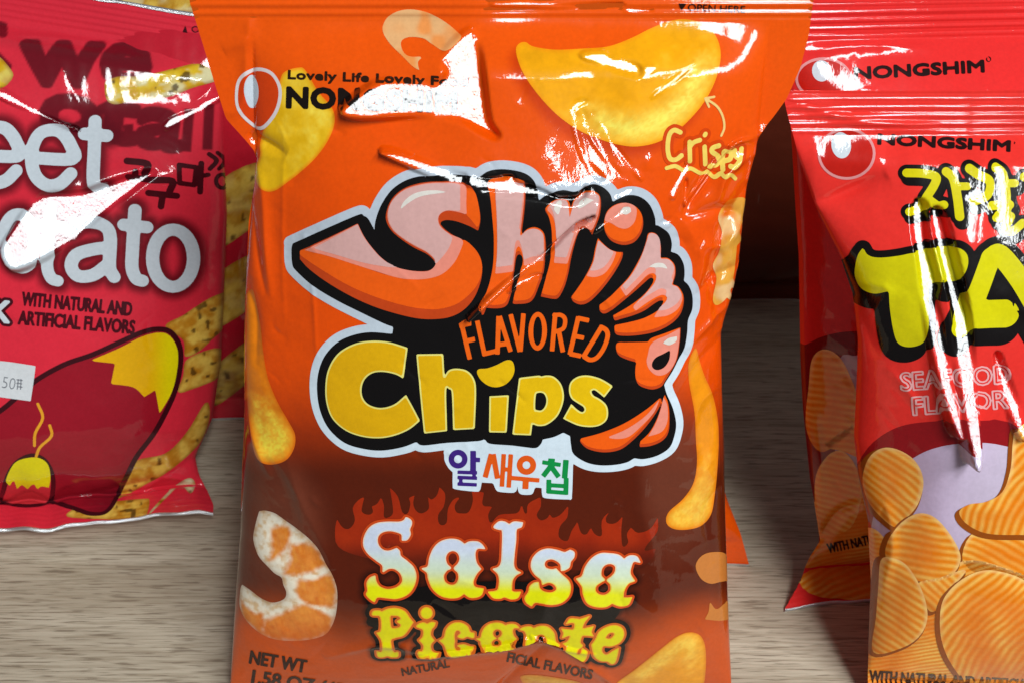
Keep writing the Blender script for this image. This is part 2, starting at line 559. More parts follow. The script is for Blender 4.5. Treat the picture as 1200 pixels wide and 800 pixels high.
    def ellipse(s, cx, cy, rx, ry, rot=0.0, n=36):
        a = np.arange(n) * 2 * math.pi / n
        x, y = rx * np.cos(a), ry * np.sin(a)
        r = math.radians(rot)
        return s.poly(np.stack([cx + x * math.cos(r) - y * math.sin(r), cy + x * math.sin(r) + y * math.cos(r)], 1))
    def text(s, body, p0, p1, h, bold=0.0, slant=0.0, spacing=1.0, upright=False):
        """lettering with its base line from pixel p0 to p1 and capitals h pixels high"""
        loops = text_loops(body, spacing)
        cap = max(l[:, 1].max() for l in text_loops('H'))
        x0 = min(l[:, 0].min() for l in loops); x1 = max(l[:, 0].max() for l in loops)
        p0, p1 = np.array(p0, float), np.array(p1, float)
        d = p1 - p0
        up = np.array([d[1], -d[0]]) / np.linalg.norm(d) * h
        if upright: up = np.array([0, -h])
        items = []
        for l in loops:
            tx, ty = (l[:, 0] - x0) / (x1 - x0), l[:, 1] / cap
            items.append(p0 + tx[:, None] * d + ty[:, None] * up + (ty * slant * h)[:, None] * d / np.linalg.norm(d))
        items.sort(key=lambda q: q[:, 0].min())
        groups, end = [], -1e9
        for q in items:
            if q[:, 0].min() < end - 0.02 * h and groups:
                groups[-1].append(q)
            else:
                groups.append([q])
            end = max(end, q[:, 0].max()) if len(groups[-1]) > 1 else q[:, 0].max()
        sh = union([s.poly(*g) for g in groups])
        return offset(sh, s.mm(bold, (p0 + p1) / 2)) if bold else sh

    def field(s, sh):
        """distance field over the bag's own grid (for soft print)"""
        P = np.stack([s.GX.ravel(), s.GY.ravel()], 1)
        m = np.all((P > sh.lo - 12) & (P < sh.hi + 12), 1)
        D = np.full(len(P), 50.0)
        D[m] = sh(P[m])
        return D.reshape(s.GX.shape)

    def decal(s, name, sh, color, layer, k=1, parent=None, label=None, mat=None):
        """one printed piece: its outline cut out of the film's own surface"""
        mar = s.step * 2
        M = (s.GX > sh.lo[0] - mar) & (s.GX < sh.hi[0] + mar) & (s.GY > sh.lo[1] - mar) & (s.GY < sh.hi[1] + mar)
        rr, cc = np.where(M.any(1))[0], np.where(M.any(0))[0]
        if not len(rr) or not len(cc): return None
        NY, NX = s.GX.shape
        r0, r1 = max(rr[0] - 1, 0), min(rr[-1] + 1, NY - 1)
        c0, c1 = max(cc[0] - 1, 0), min(cc[-1] + 1, NX - 1)
        r = np.linspace(r0, r1, (r1 - r0) * k + 1); c = np.linspace(c0, c1, (c1 - c0) * k + 1)
        R, C = np.meshgrid(r, c, indexing='ij')
        X, Y = bilerp(s.GX, R, C), bilerp(s.GY, R, C)
        XY = np.stack([X, Y], -1)
        D = sh(XY.reshape(-1, 2)).reshape(X.shape)
        ny, nx = D.shape
        ins = D < 0
        if not ins.any(): return None
        cnt = ins[:-1, :-1].astype(int) + ins[1:, :-1] + ins[:-1, 1:] + ins[1:, 1:]
        idx = np.arange(ny * nx).reshape(ny, nx)
        full = cnt == 4
        quads = np.stack([idx[:-1, :-1][full], idx[:-1, 1:][full], idx[1:, 1:][full], idx[1:, :-1][full]], 1)
        extra, ekey, faces = [], {}, []
        flat = D.ravel()
        base = ny * nx
        for i, j in zip(*np.where((cnt > 0) & (cnt < 4))):
            q = (i * nx + j, i * nx + j + 1, (i + 1) * nx + j + 1, (i + 1) * nx + j)
            f = []
            for a, b in zip(q, q[1:] + q[:1]):
                da, db_ = flat[a], flat[b]
                if da < 0: f.append(a)
                if (da < 0) != (db_ < 0):
                    key = (a, b) if a < b else (b, a)
                    if key not in ekey:
                        t = da / (da - db_)
                        ekey[key] = base + len(extra)
                        extra.append((a // nx + ((b // nx) - (a // nx)) * t, a % nx + ((b % nx) - (a % nx)) * t))
                    f.append(ekey[key])
            if len(f) > 2: faces.append(f)
        ex = np.array(extra).reshape(-1, 2)
        RR = np.concatenate([R.ravel(), r0 + ex[:, 0] / k]); CC = np.concatenate([C.ravel(), c0 + ex[:, 1] / k])
        used = np.zeros(len(RR), bool)
        used[quads.ravel()] = True
        used[base:] = True
        for f in faces: used[f] = True
        remap = np.cumsum(used) - 1
        RR, CC = RR[used], CC[used]
        N = bilerp(s.N, RR, CC); N /= np.linalg.norm(N, axis=1, keepdims=True)
        V = bilerp(s.P, RR, CC) + N * (0.00004 * layer)
        if callable(color):
            xy = np.stack([bilerp(s.GX, RR, CC), bilerp(s.GY, RR, CC)], 1)
            col = color(bilerp(s.PPX, RR, CC), xy, sh(xy))
        else:
            col = np.tile(lin(color), (len(V), 1))
        o = mesh_object(name, V, [tuple(remap[i] for i in f) for f in faces], mat or FILM, s.root if parent is None else parent,
                        np.clip(col, 0, 1), N, remap[quads] if len(quads) else None)
        if label: o['label'] = label
        return o

    def build(s, color, foil_top=True, foil_bottom=True, names=('front_panel', 'back_panel', 'top_seal', 'bottom_seal')):
        """the film itself: face, back and the two heat-sealed ends; color: (ny,nx,3) linear or a tuple"""
        NY, NX = s.GX.shape
        colg = np.tile(lin(color), (NY, NX, 1)) if not isinstance(color, np.ndarray) else color
        rt = int(np.argmin(np.abs(s.dt[:, NX // 2] - s.seal[0]))); rb = int(np.argmin(np.abs(s.db[:, NX // 2] - s.seal[1])))
        def sheet(name, a, b):
            n = b - a + 1
            idx = np.arange(n * NX).reshape(n, NX)
            q = np.stack([idx[:-1, :-1], idx[:-1, 1:], idx[1:, 1:], idx[1:, :-1]], -1).reshape(-1, 4)
            return mesh_object(name, s.P[a:b + 1].reshape(-1, 3), [], FILM, s.root, np.clip(colg[a:b + 1].reshape(-1, 3), 0, 1), s.N[a:b + 1].reshape(-1, 3), q)
        sheet(names[0], rb, rt)
        ts = sheet(names[2], rt, NY - 1)
        bs = sheet(names[3], 0, rb)
        # back of the bag, a coarser sheet that closes on the face's own edge
        st = 5
        ri = np.unique(np.append(np.arange(0, NY, st), NY - 1)); ci = np.unique(np.append(np.arange(0, NX, st), NX - 1))
        Z = s.back[np.ix_(ri, ci)].copy()
        face = s.P[np.ix_(ri, ci)]
        hz = s.H[np.ix_(ri, ci)]
        env = s.env[np.ix_(ri, ci)] * s.prof[np.ix_(ri, ci)]
        P = face + ((Z - hz * smooth(0, 0.06, env) - 0.25 * (1 - smooth(0, 0.06, env)))[..., None] * s.Z) * 0.001
        P[:, 0], P[:, -1] = face[:, 0], face[:, -1]
        n, mq = len(ri), len(ci)
        idx = np.arange(n * mq).reshape(n, mq)
        q = np.stack([idx[:-1, :-1], idx[1:, :-1], idx[1:, 1:], idx[:-1, 1:]], -1).reshape(-1, 4)
        bc = colg[np.ix_(ri, ci)].reshape(-1, 3)
        mesh_object(names[1], P.reshape(-1, 3), [], FILM, s.root, np.clip(bc * 0 + np.median(bc, 0), 0, 1), None, q)
        # cut metal edge of the film
        for flag, row, sgn, par in ((foil_top, NY - 1, 1, ts), (foil_bottom, 0, -1, bs)):
            if not flag: continue
            cs = np.unique(np.append(np.arange(0, NX, 2), NX - 1))
            E = s.P[row, cs]
            nn = s.N[row, cs]
            inward = (s.P[row - sgn * 3, cs] - E); inward /= np.linalg.norm(inward, axis=1, keepdims=True) + 1e-12
            wv = (0.45 + 0.55 * vnoise(cs / 14.0, cs * 0 + row * 1.0, 77))[:, None] * 0.001
            A = E - inward * 0.0004 + nn * 0.00025; B = E + inward * wv + nn * 0.00030
            Cc = E - inward * 0.0004 - nn * 0.00050
            V = np.concatenate([A, B, Cc]); n_ = len(cs)
            f = [(i, i + 1, n_ + i + 1, n_ + i) for i in range(n_ - 1)] + [(i, 2 * n_ + i, 2 * n_ + i + 1, i + 1) for i in range(n_ - 1)]
            o = mesh_object('foil_edge', V, f, foil, par)
            o['label'] = 'bare silver cut edge of the film'
        return s

# ------------------------------------------------------------------ the shelf
def box(name, lo, hi, mat, kind='structure', bevel=0.0):
    x0, y0, z0 = lo; x1, y1, z1 = hi
    V = [(x0, y0, z0), (x1, y0, z0), (x1, y1, z0), (x0, y1, z0), (x0, y0, z1), (x1, y0, z1), (x1, y1, z1), (x0, y1, z1)]
    F = [(3, 2, 1, 0), (4, 5, 6, 7), (0, 1, 5, 4), (1, 2, 6, 5), (2, 3, 7, 6), (3, 0, 4, 7)]
    o = mesh_object(name, V, F, mat, smooth_shade=False)
    if bevel:
        b = o.modifiers.new('bevel', 'BEVEL'); b.width = bevel; b.segments = 2
    if kind: o['kind'] = kind
    return o
box('shelf', (-0.75, 0.06, -0.022), (0.75, 0.74, 0.0), WOOD, bevel=0.0015)
box('back_wall', (-0.75, 0.742, -0.02), (0.75, 0.76, 0.42), darkm)

# ------------------------------------------------------------------ print colours
ORANGE, ORANGE_HI, BROWN = lin((234, 78, 2)), lin((240, 86, 4)), lin((88, 27, 7))

def chip_paint(core, band, rim, seed, band_at=(3.0, 2.0), tilt=(0.3, 1.0), amount=0.9):
    """a fried chip: amber middle, paler salted band near the lower rim, thin bright rim"""
    def f(px, xy, d):
        n = fbm(xy[:, 0] / 2.2, xy[:, 1] / 2.2, seed, 4)
        n2 = fbm(xy[:, 0] / 9, xy[:, 1] / 9, seed + 4, 2)
        fine = vnoise(xy[:, 0] / 0.55, xy[:, 1] / 0.55, seed + 11)
        c = xy.mean(0); r = np.abs(xy - c).max(0) + 1e-6
        dirv = ((xy - c) / r) @ np.array(tilt)
        b = np.exp(-((-d - band_at[0]) / band_at[1]) ** 2) * smooth(-0.2, 0.7, dirv + 0.8 * (n - 0.5)) * amount
        col = mix(lin(core)[None], lin(band)[None], np.clip(b * (0.6 + 0.8 * fine), 0, 1))
        col = mix(col, lin(rim)[None], smooth(1.0, 0.0, -d) * 0.8)
        return col * (0.86 + 0.26 * n + 0.20 * n2 - 0.06)[:, None]
    return f

# ------------------------------------------------------------------ front bag: shrimp chips
def front_shape(b):
    # hollow below the shoulder and the flat flaps of the upper corners
    for (cx, cy, rx, ry, amp) in ((480, 120, 26, 14, -2.2), (560, 70, 10, 18, 2.0), (640, 240, 45, 10, 1.2), (700, 150, 8, 16, -1.4),
                                  (800, 300, 14, 24, -2.0), (330, 330, 10, 40, -1.5), (420, 560, 30, 20, -1.2), (760, 620, 20, 28, -1.2)):
        c = b.find([(cx, cy)])[0]
        b.H += amp * np.exp(-((b.GX - c[0]) / rx) ** 2 - ((b.GY - c[1]) / ry) ** 2)

A_, B_, C_, D_, E_, F_ = Crop(330, 180, 4), Crop(550, 190, 4.447), Crop(660, 220, 4.444), Crop(660, 380, 4.444), Crop(360, 380, 5), Crop(550, 400, 6.156)
G_, H_, I_, J_, K_, L_ = Crop(510, 510, 7.059), Crop(530, 340, 6.316), Crop(420, 595, 6.665), Crop(570, 595, 6.153), Crop(430, 695, 7.5), Crop(580, 695, 7.273)
M_, N_, O_, P_ = Crop(390, 570, 3.077), Crop(270, 590, 5), Crop(600, 15, 4), Crop(280, 330, 3.64)
BB, CC, DD, EE, FF, GG = Crop(220, 0, 3.076), Crop(580, 0, 3.076), Crop(560, 170, 3.2), Crop(560, 380, 3.333), Crop(260, 560, 3.333), Crop(560, 560, 3.333)

fb = Bag('snack_bag', 'orange bag of shrimp flavored chips standing in front of all other bags', 'bags of snacks standing on the shelf',
         foot=(565, 842), lean=15, step=0.42, thick=18.5, back=17, seed=3,
         left=[(220, -16), (222, 0), (240, 60), (252, 100), (265, 140), (283, 160), (301, 182), (298, 215), (291, 260), (288, 330), (286, 400), (287, 480), (284, 540), (282, 620), (276, 700), (270, 800), (266, 845)],
         right=[(956, -16), (952, 5), (948, 40), (938, 80), (922, 116), (906, 138), (888, 160), (886, 176), (876, 214), (870, 262), (866, 310), (857, 346), (845, 388), (846, 450), (849, 530), (850, 600), (853, 700), (857, 800), (860, 845)],
         top=[(220, -16), (956, -16)],
         body=([(296, -16), (300, 180), (288, 330), (284, 540), (266, 845)], [(905, -16), (886, 180), (858, 350), (846, 450), (850, 600), (860, 845)]),
         seal=(8, 10), rise=(100, 46), quick=(0.34, 13), wr=0.45, fine=46, gather=0.35, extra=front_shape,
         creases=[
             ([(887, 162), (860, 174), (828, 212), (798, 256)], 1.8, -3.0), ([(887, 162), (862, 168), (835, 196), (806, 236)], 1.4, 1.6, 1), ([(900, 150), (868, 168), (840, 176)], 1.6, 1.4),
             ([(876, 214), (852, 262), (836, 330), (846, 384)], 2.0, -2.4), ([(870, 262), (846, 290), (822, 286)], 1.6, 1.5), ([(866, 310), (840, 325), (815, 345)], 1.5, -1.4), ([(800, 255), (822, 300), (815, 345)], 2.0, 1.2), ([(886, 176), (852, 205), (840, 240)], 1.2, 1.4), ([(800, 256), (840, 246), (872, 252)], 1.4, -1.3), ([(846, 450), (820, 470), (806, 520)], 1.8, 1.0), ([(850, 560), (826, 600), (836, 660)], 2.0, -1.0), ([(288, 480), (300, 520), (318, 560)], 1.6, 1.2), ([(288, 330), (300, 370), (300, 430)], 1.4, -1.0),
             ([(858, 352), (830, 380), (800, 412)], 1.4, 1.1), ([(848, 392), (815, 430), (790, 470)], 1.8, -1.0),
             ([(290, 156), (312, 168), (336, 182)], 1.5, -1.8), ([(262, 60), (290, 45), (292, 20)], 1.6, 0.9), ([(262, 136), (286, 120), (290, 42)], 1.4, 1.0),
             ([(300, 186), (308, 230), (312, 300), (318, 350)], 1.6, 1.2), ([(296, 240), (302, 300), (312, 348)], 1.0, -0.9),
             ([(365, 320), (368, 360), (371, 420)], 0.6, 0.35), ([(333, 150), (331, 300), (334, 380)], 0.7, 0.25),
             ([(470, 770), (530, 764), (590, 757), (632, 748), (656, 756), (700, 766)], 1.5, 1.9, -1),
             ([(632, 748), (640, 700), (650, 660)], 3.0, 1.0), ([(640, 752), (600, 790), (560, 830)], 1.6, -1.2), ([(660, 760), (720, 800), (760, 830)], 1.6, 1.0),
             ([(380, 770), (450, 755), (520, 772)], 1.5, 0.8), ([(360, 640), (350, 580), (330, 520)], 2.5, 0.8), ([(300, 520), (340, 560), (392, 668)], 2.0, 0.7),
             ([(756, 520), (752, 580), (764, 650), (780, 720)], 2.4, 0.9), ([(700, 640), (740, 700), (800, 740)], 2.5, 0.6),
         ],
         facets=[
             (BB.raw('565,390 650,320 720,292 810,300 880,312 935,270 925,210 960,160 1020,112 1045,170 1060,300 1080,440 1110,490 1060,470 980,430 850,412 700,418 600,415')[0], 1.6),
             (BB.raw('700,545 760,548 860,585 960,625 1080,650 1165,640 1168,700 1050,678 930,650 820,605')[0], 1.0),
             (B_.raw('0,70 80,95 180,100 215,80 250,110 350,140 450,185 520,190 570,180 600,140 612,150 590,195 520,215 420,195 330,180 200,170 90,150 0,130')[0], 0.9),
             (O_.raw('330,195 420,182 480,215 590,250 590,295 500,275 420,240 340,215')[0], 0.9), (O_.raw('620,255 675,250 660,280 625,298')[0], 0.6),
             (O_.raw('275,450 310,415 350,418 300,450 305,540 350,680 420,770 400,775 330,690 290,560')[0], 0.6),
             (O_.raw('380,470 400,490 470,600 600,765 585,765 460,610')[0], 0.5), (O_.raw('330,470 345,480 380,590 450,690 530,780 515,785 420,670 365,590')[0], 0.5),
             (O_.raw('660,390 740,320 845,235 850,245 750,335 670,395')[0], 0.5),
             (B_.raw('0,795 100,700 230,590 380,480 500,370 570,315 650,285 600,325 520,370 400,490 250,595 110,715 10,800')[0], 0.5),
             (B_.raw('205,675 260,620 340,588 385,590 340,605 270,640')[0], 0.5), (C_.raw('160,222 240,165 320,105 330,115 250,175 175,228')[0], 0.5),
             (C_.raw('548,48 580,0 600,0 578,50')[0], 0.6), (C_.raw('505,185 545,165 570,170 540,205')[0], 0.6),
             (CC.raw('630,700 655,650 690,590 700,600 660,680 645,715')[0], 0.6), (CC.raw('680,720 690,650 692,690 685,740')[0], 0.5),
             (CC.raw('0,10 120,5 250,18 440,15 440,22 260,30 120,25 0,22')[0], 0.5), (CC.raw('470,34 560,36 555,42 475,42')[0], 0.4),
         ])

# --- soft print of the film itself: orange, brown middle, orange foot
px, py = fb.PPX[..., 0], fb.PPX[..., 1]
n = fbm(fb.GX / 25, fb.GY / 18, 5)
colg = mix(ORANGE[None, None], ORANGE_HI[None, None], smooth(300, 0, py))
colg = mix(colg, lin((170, 52, 6))[None, None], smooth(420, 510, py + 14 * (n - 0.5)))
colg = mix(colg, BROWN[None, None], smooth(480, 560, py + 20 * (n - 0.5)))
ends = np.maximum(smooth(420, 300, px), smooth(700, 840, px))
foot_y = 772 - 34 * ends
colg = mix(colg, lin((206, 80, 18))[None, None], smooth(-62, 10, py - foot_y + 26 * (n - 0.5)) * 0.9)
for cx, cy, rx, ry in ((330, 620, 60, 90), (790, 560, 45, 130)):          # paler brown smoke drifting at both sides
    colg = mix(colg, lin((112, 56, 38))[None, None], 0.75 * np.clip(smooth(1.1, 0.3, np.hypot((px - cx) / rx, (py - cy) / ry) + 0.5 * (n - 0.5)), 0, 1))

S_full = fb.poly(A_.loop('88,455* 358,328* 385,385 420,435 470,490 530,530 600,548 665,552 700,545 722,522 712,498 680,470 620,440 560,400 515,360 490,310 498,255 525,205 575,165 640,142 720,132 800,132 870,145 905,180 925,250 932,310 922,362* 880,340 820,318 770,312 745,325 760,350 800,380 850,405 900,440 932,490 940,550 930,610 900,680 850,735 790,765 720,775 640,772 540,750 430,715 320,665 210,600 130,540 88,495*'))
S_bright = [fb.poly(A_.loop('88,455* 140,450 260,490 380,530 480,565 600,588 680,585 750,560 800,515 830,460 850,405 900,440 932,490 940,550 920,610 880,660 820,705 740,728 660,727 560,708 430,668 300,610 160,525 88,475*')),
            fb.poly(A_.loop('862,150* 905,180 925,250 930,310 920,352* 895,318 866,287*'))]
S_pink = fb.poly(A_.loop('110,452* 358,330* 385,385 420,435 470,490 530,530 600,548 665,553 700,545 722,520 716,495 680,462 620,430 565,395 520,355 498,305 503,255 530,208 580,168 650,146 720,137 800,137 850,148 866,165 866,230 868,287* 830,275 780,268 748,280 735,305 745,340 790,378 848,405 840,450 810,510 760,560 700,583 620,590 540,580 440,550 330,515 220,480'))
S_light = [fb.poly(A_.loop('150,445* 358,333* 385,390 430,450 480,500 545,534* 490,530 380,510 260,475')),
           fb.poly(A_.loop('505,255 530,210 580,172 650,150 720,141 800,141 838,150* 838,270* 780,266 748,278 733,305 745,345 790,382 800,400 780,450 740,500 722,515 715,490 680,458 620,426 565,391 522,352 502,305'))]
h_full = fb.poly(B_.loop('95,110 140,85 220,78 290,100* 292,180 285,270 270,385* 300,350 345,340 385,365 398,420 395,500 385,580 360,650 335,710 300,735 225,740* 235,690 255,610 275,540 278,500 262,480 245,495 235,560 225,640 210,710 190,750 140,762 50,755* 85,690 110,610 125,520 128,400 120,290 110,190'))
h_pink = fb.poly(B_.loop('130,105* 285,108* 285,190 275,290 262,390* 300,355 345,348 380,370 390,420 388,515* 330,525 285,545* 280,490 262,440 245,450 238,490 228,570* 135,582* 145,470 145,330 138,200'))
r_full = fb.poly(B_.loop('395,250 410,225 440,205 480,195 515,205 530,250* 545,200 580,165 630,150 670,165 685,200 680,270 660,330 640,380* 620,350 595,345 570,365 550,420 530,500 515,580 495,650 465,705 435,712 372,700* 400,600 420,520 430,430 428,350 415,290'))
r_pink = fb.poly(B_.loop('405,245 440,210 480,200 510,215 522,290* 545,215 580,175 630,160 670,172 680,200 672,270 650,330 635,355 600,338 575,350 550,400 525,480 510,530* 440,525* 450,440 450,350 435,285'))
dot_full = fb.poly(C_.loop('211,190 225,130 260,95 313,80 370,95 405,135 415,190 400,245 365,285 313,298 255,280 222,240'))
dot_pink = fb.poly(C_.loop('215,170 235,120 280,88 330,80 375,100 380,140 365,185 330,212 290,208 250,185'))
i_full = fb.poly(C_.loop('180,262* 200,285 240,320 280,335 312,335* 300,380 260,450 200,530 140,590 95,608 55,595 40,570* 70,530 110,470 150,390 165,320'))
i_pink = fb.poly(C_.loop('182,270* 200,290 240,322 275,335* 255,390 215,445 165,465 120,460* 155,390 170,320'))
m_full = fb.poly(C_.loop('440,240 470,235 495,258 507,310 505,365* 545,368 578,402 583,450 568,503* 600,518 625,565 622,620 600,670 550,715 480,748 400,765 320,770 272,760 265,715* 340,700 420,678 490,640 515,605 520,590 500,588 470,605 420,640 360,665 300,682 268,690 258,665* 320,630 380,590 430,545 462,500 468,475 450,470 420,495 370,540 310,590 260,630 215,655 190,640 188,610* 240,570 290,520 340,465 380,400 410,340 430,280'))
m_pink = fb.poly(C_.loop('445,240 475,240 497,262 505,310 503,370* 545,373 573,405 578,450 562,505* 595,520 617,565 612,600 590,635 540,665 470,675* 500,625 530,595 538,570 515,558 480,570 430,600 375,640* 365,615 420,560 470,500 482,460 465,445 435,455 390,500 325,565* 295,520* 345,465 385,400 412,340 432,280'))
p_hole = fb.poly(D_.loop('460,200 480,170 520,150 555,130* 550,180 525,220 490,235 465,225'))
p_full = minus(fb.poly(D_.loop('280,95 330,92 440,90* 460,70 530,45 610,15* 605,90 590,180 560,240 530,290 510,320 470,335 430,330 390,310 375,270 375,220 380,195* 330,180 290,160 275,130')), p_hole)
p_pink = minus(fb.poly(D_.loop('440,150 450,110 480,80 540,55 605,20* 600,100 585,180 555,235 520,260 480,260 445,230 432,190')), p_hole)
fin1 = fb.poly(D_.loop('90,590* 200,560 320,510 430,440 505,378* 510,400 480,460 420,540 350,610 290,650 210,662 130,645 90,610'))
fin2 = fb.poly(D_.loop('525,360* 545,410 552,480 545,560 510,605 450,630 395,635* 400,605* 450,555 490,480 515,400'))
fin_pink = [fb.poly(D_.loop('225,585* 330,540 430,470 500,385* 470,455 400,530 340,580 280,592')), fb.poly(D_.loop('520,375* 540,420 540,500 510,555 440,580* 480,510 505,440'))]
shrimp_full = union(S_full, h_full, r_full, dot_full, i_full, m_full, p_full, fin1, fin2)
rest = union(h_full, r_full, dot_full, i_full, m_full, p_full, fin1, fin2)
shrimp_bright = union(S_bright, inter(rest, shift(rest, -0.25, 0.85)))
shrimp_pink = union(S_pink, h_pink, r_pink, dot_pink, i_pink, m_pink, p_pink, fin_pink)
shrimp_light = union(S_light, inter(union(h_pink, r_pink, i_pink, m_pink), shift(union(h_pink, r_pink, i_pink, m_pink), -0.2, 1.6)))
gleam = [fb.poly(A_.loop('555,265* 575,225 620,190 680,175 740,175 785,185* 720,190 650,203 600,230')), fb.poly(C_.loop('440,410* 480,392 520,395 545,425* 510,415 470,415')),
              fb.poly(B_.loop('440,250* 445,225 470,205 482,215* 475,240 462,275')), fb.poly(B_.loop('560,245* 575,215 610,190 648,200* 620,215 590,235')), fb.poly(D_.loop('515,95* 545,70 590,60* 585,85 550,105')),
              fb.poly(C_.loop('290,130* 310,100 345,100 352,125* 325,140'))]

black_pts = PX.loop('342,297 343,287 349,283 417,253 426,253 432,257 439,270* 440,260 444,247 450,235 460,222 475,212 492,207 510,206 540,205 556,208 561,208 570,202 581,199 595,199 611,202 622,208 629,219 631,236* 639,230 647,226 660,223 674,225 685,219 696,216 707,220 715,228 718,238* 721,235 736,229 750,231 761,240 767,254 768,264* 772,265 783,273 787,285 786,295* 795,299 801,310 802,322 801,329* 807,335 811,346 811,362 806,375 805,389 802,407 795,420 788,434 781,445 778,450* 781,461 788,477 792,495 790,510 784,524 770,533 754,537 743,536* 734,541 718,544 700,544 685,540 672,531 669,520 668,510* 660,506* 652,510 646,512 636,514* 634,519 628,524 615,523 599,521 574,519 568,514 560,516 524,518 496,521 488,517* 472,523 448,527 426,525 404,518 386,502 376,482 372,460 373,438 380,418 394,402 412,393 434,389 460,391* 461,383* 450,379 425,367 395,352 367,335 347,317 343,310', 4)
black = fb.poly(black_pts)
tag = fb.poly(G_.loop('90,110 75,160 80,210 110,265 145,300* 145,410 165,440 330,460 370,450 385,385* 480,390* 500,440 530,462 640,470 670,455 680,410* 690,465 720,485 790,485 810,470 825,425* 880,430* 885,490 915,515 1110,525 1130,510 1140,240* 1110,0* 400,0* 300,50', 3))
chips_full = [fb.poly(E_.loop('590,135* 575,240 565,315* 520,290 450,275 390,280 345,310 322,360 325,420 360,465 430,485 510,465 580,408* 620,480 662,560* 600,610 520,645 430,662 330,655 230,620 150,550 115,460 108,360 125,260 180,170 270,115 370,95 480,102')),
              fb.poly(E_.loop('640,172* 798,170* 805,300* 830,265 880,255 940,270 980,320 990,400 982,608* 855,615* 850,450 845,385 830,375 815,385 820,620* 685,635*')),
              fb.poly(F_.loop('145,390* 285,382* 270,652* 142,650*')),
              minus(fb.poly(F_.loop('358,258* 505,240* 515,248* 560,240 610,250 660,300 682,380 670,460 630,540 560,595 500,605 455,590* 445,672* 310,667*')), fb.poly(F_.loop('480,380 500,365 535,370 555,410 548,460 520,492 490,490 475,480'))),
              fb.poly(F_.loop('1035,318* 972,400* 930,365 900,345 880,355 895,385 940,410 985,450 1000,500 990,560 940,600 870,612 780,600 675,552* 735,445* 770,480 810,505 830,490 820,465 780,440 735,405 718,350 730,290 780,250 850,240 930,258 985,285'))]
chip_dot = fb.poly(F_.loop('55,215 70,195 130,190 200,165 260,135 300,133 320,160 325,210 305,260 260,305 200,325 140,315 90,280 65,245'))

# Salsa Picante
SS = fb.poly(I_.loop('375,70 410,90 415,120 400,160 405,200 380,240 345,245* 340,200 300,180 240,170 180,185 150,225 155,280 190,320 240,330 300,310* 320,330 330,370 380,410 430,460 450,530 430,610 380,670 300,700 220,695 150,690 125,725* 95,705 65,670 75,640 70,580 95,540 130,525* 140,570 170,610 230,630 300,615 345,570 335,510 290,470 240,465 195,490* 190,440 140,400 80,350 45,290 50,220 90,150 150,115 230,105 320,105 360,90'))
a_out = '500,468* 545,450 560,380 590,310 640,260 710,238 780,245 830,278* 870,258 930,258 965,280 985,310* 930,310 910,350 920,420 955,470* 920,510 895,570 910,610 975,625* 960,670 920,690 870,690 825,660* 780,690 710,695 640,675 580,620 550,550 540,500'
a_in = '680,380 700,340 740,325 780,345 795,390 780,430 750,465 780,500 785,550 760,590 715,595 675,570 665,520 690,480 720,462 690,430'
Sa1 = fb.poly(I_.loop(a_out), I_.loop(a_in))
Sl = fb.poly(J_.loop('55,130 90,95 130,95 165,115* 200,95 260,100* 250,130 215,150 210,230 200,320 195,400 210,440 245,460* 210,480 185,520 180,590* 200,600 245,600* 225,640 180,650 130,635 100,645 50,640 15,600* 60,595 85,580 95,520 85,470 50,435* 90,420 110,380 115,300 118,200 115,150* 80,145'))
Ss = fb.poly(J_.loop('605,300 630,315 628,350 605,380 595,420 565,440 540,445* 535,400 510,375 470,360 430,370 415,400 430,430 470,440 500,435* 540,475 590,520 605,570 590,630 540,675 470,690 400,680 350,675 325,700* 290,675 280,640 305,600 315,560 345,535 375,530* 385,575 420,600 470,605 505,580 490,545 450,530 405,545* 395,510 350,470 325,420 335,360 380,310 440,290 510,300 560,315 590,305'))
Sa2 = fb.poly(J_.loop('650,505* 690,485 715,420 760,360 820,325 890,325 950,335 990,365* 1030,340 1080,345 1105,385* 1060,380 1040,420 1035,470 1065,520* 1020,540 990,590 985,640* 1045,640* 1020,690 960,700 905,680* 860,705 790,705 730,680 700,620 690,560'),
              J_.loop('830,430 860,400 900,395 930,415 925,460 900,490 870,515 895,545 895,590 860,620 815,620 785,595 790,555 830,525 850,512 825,480'))
salsa = union(SS, Sa1, Sl, Ss, Sa2)
def a_small(q):
    p = I_.loop(q)
    lo, hi = np.array([495.0, 630.7]), np.array([567.8, 699.3])
    return np.array([559.0, 728.5]) + (p - lo) / (hi - lo) * np.array([49.0, 37.0])
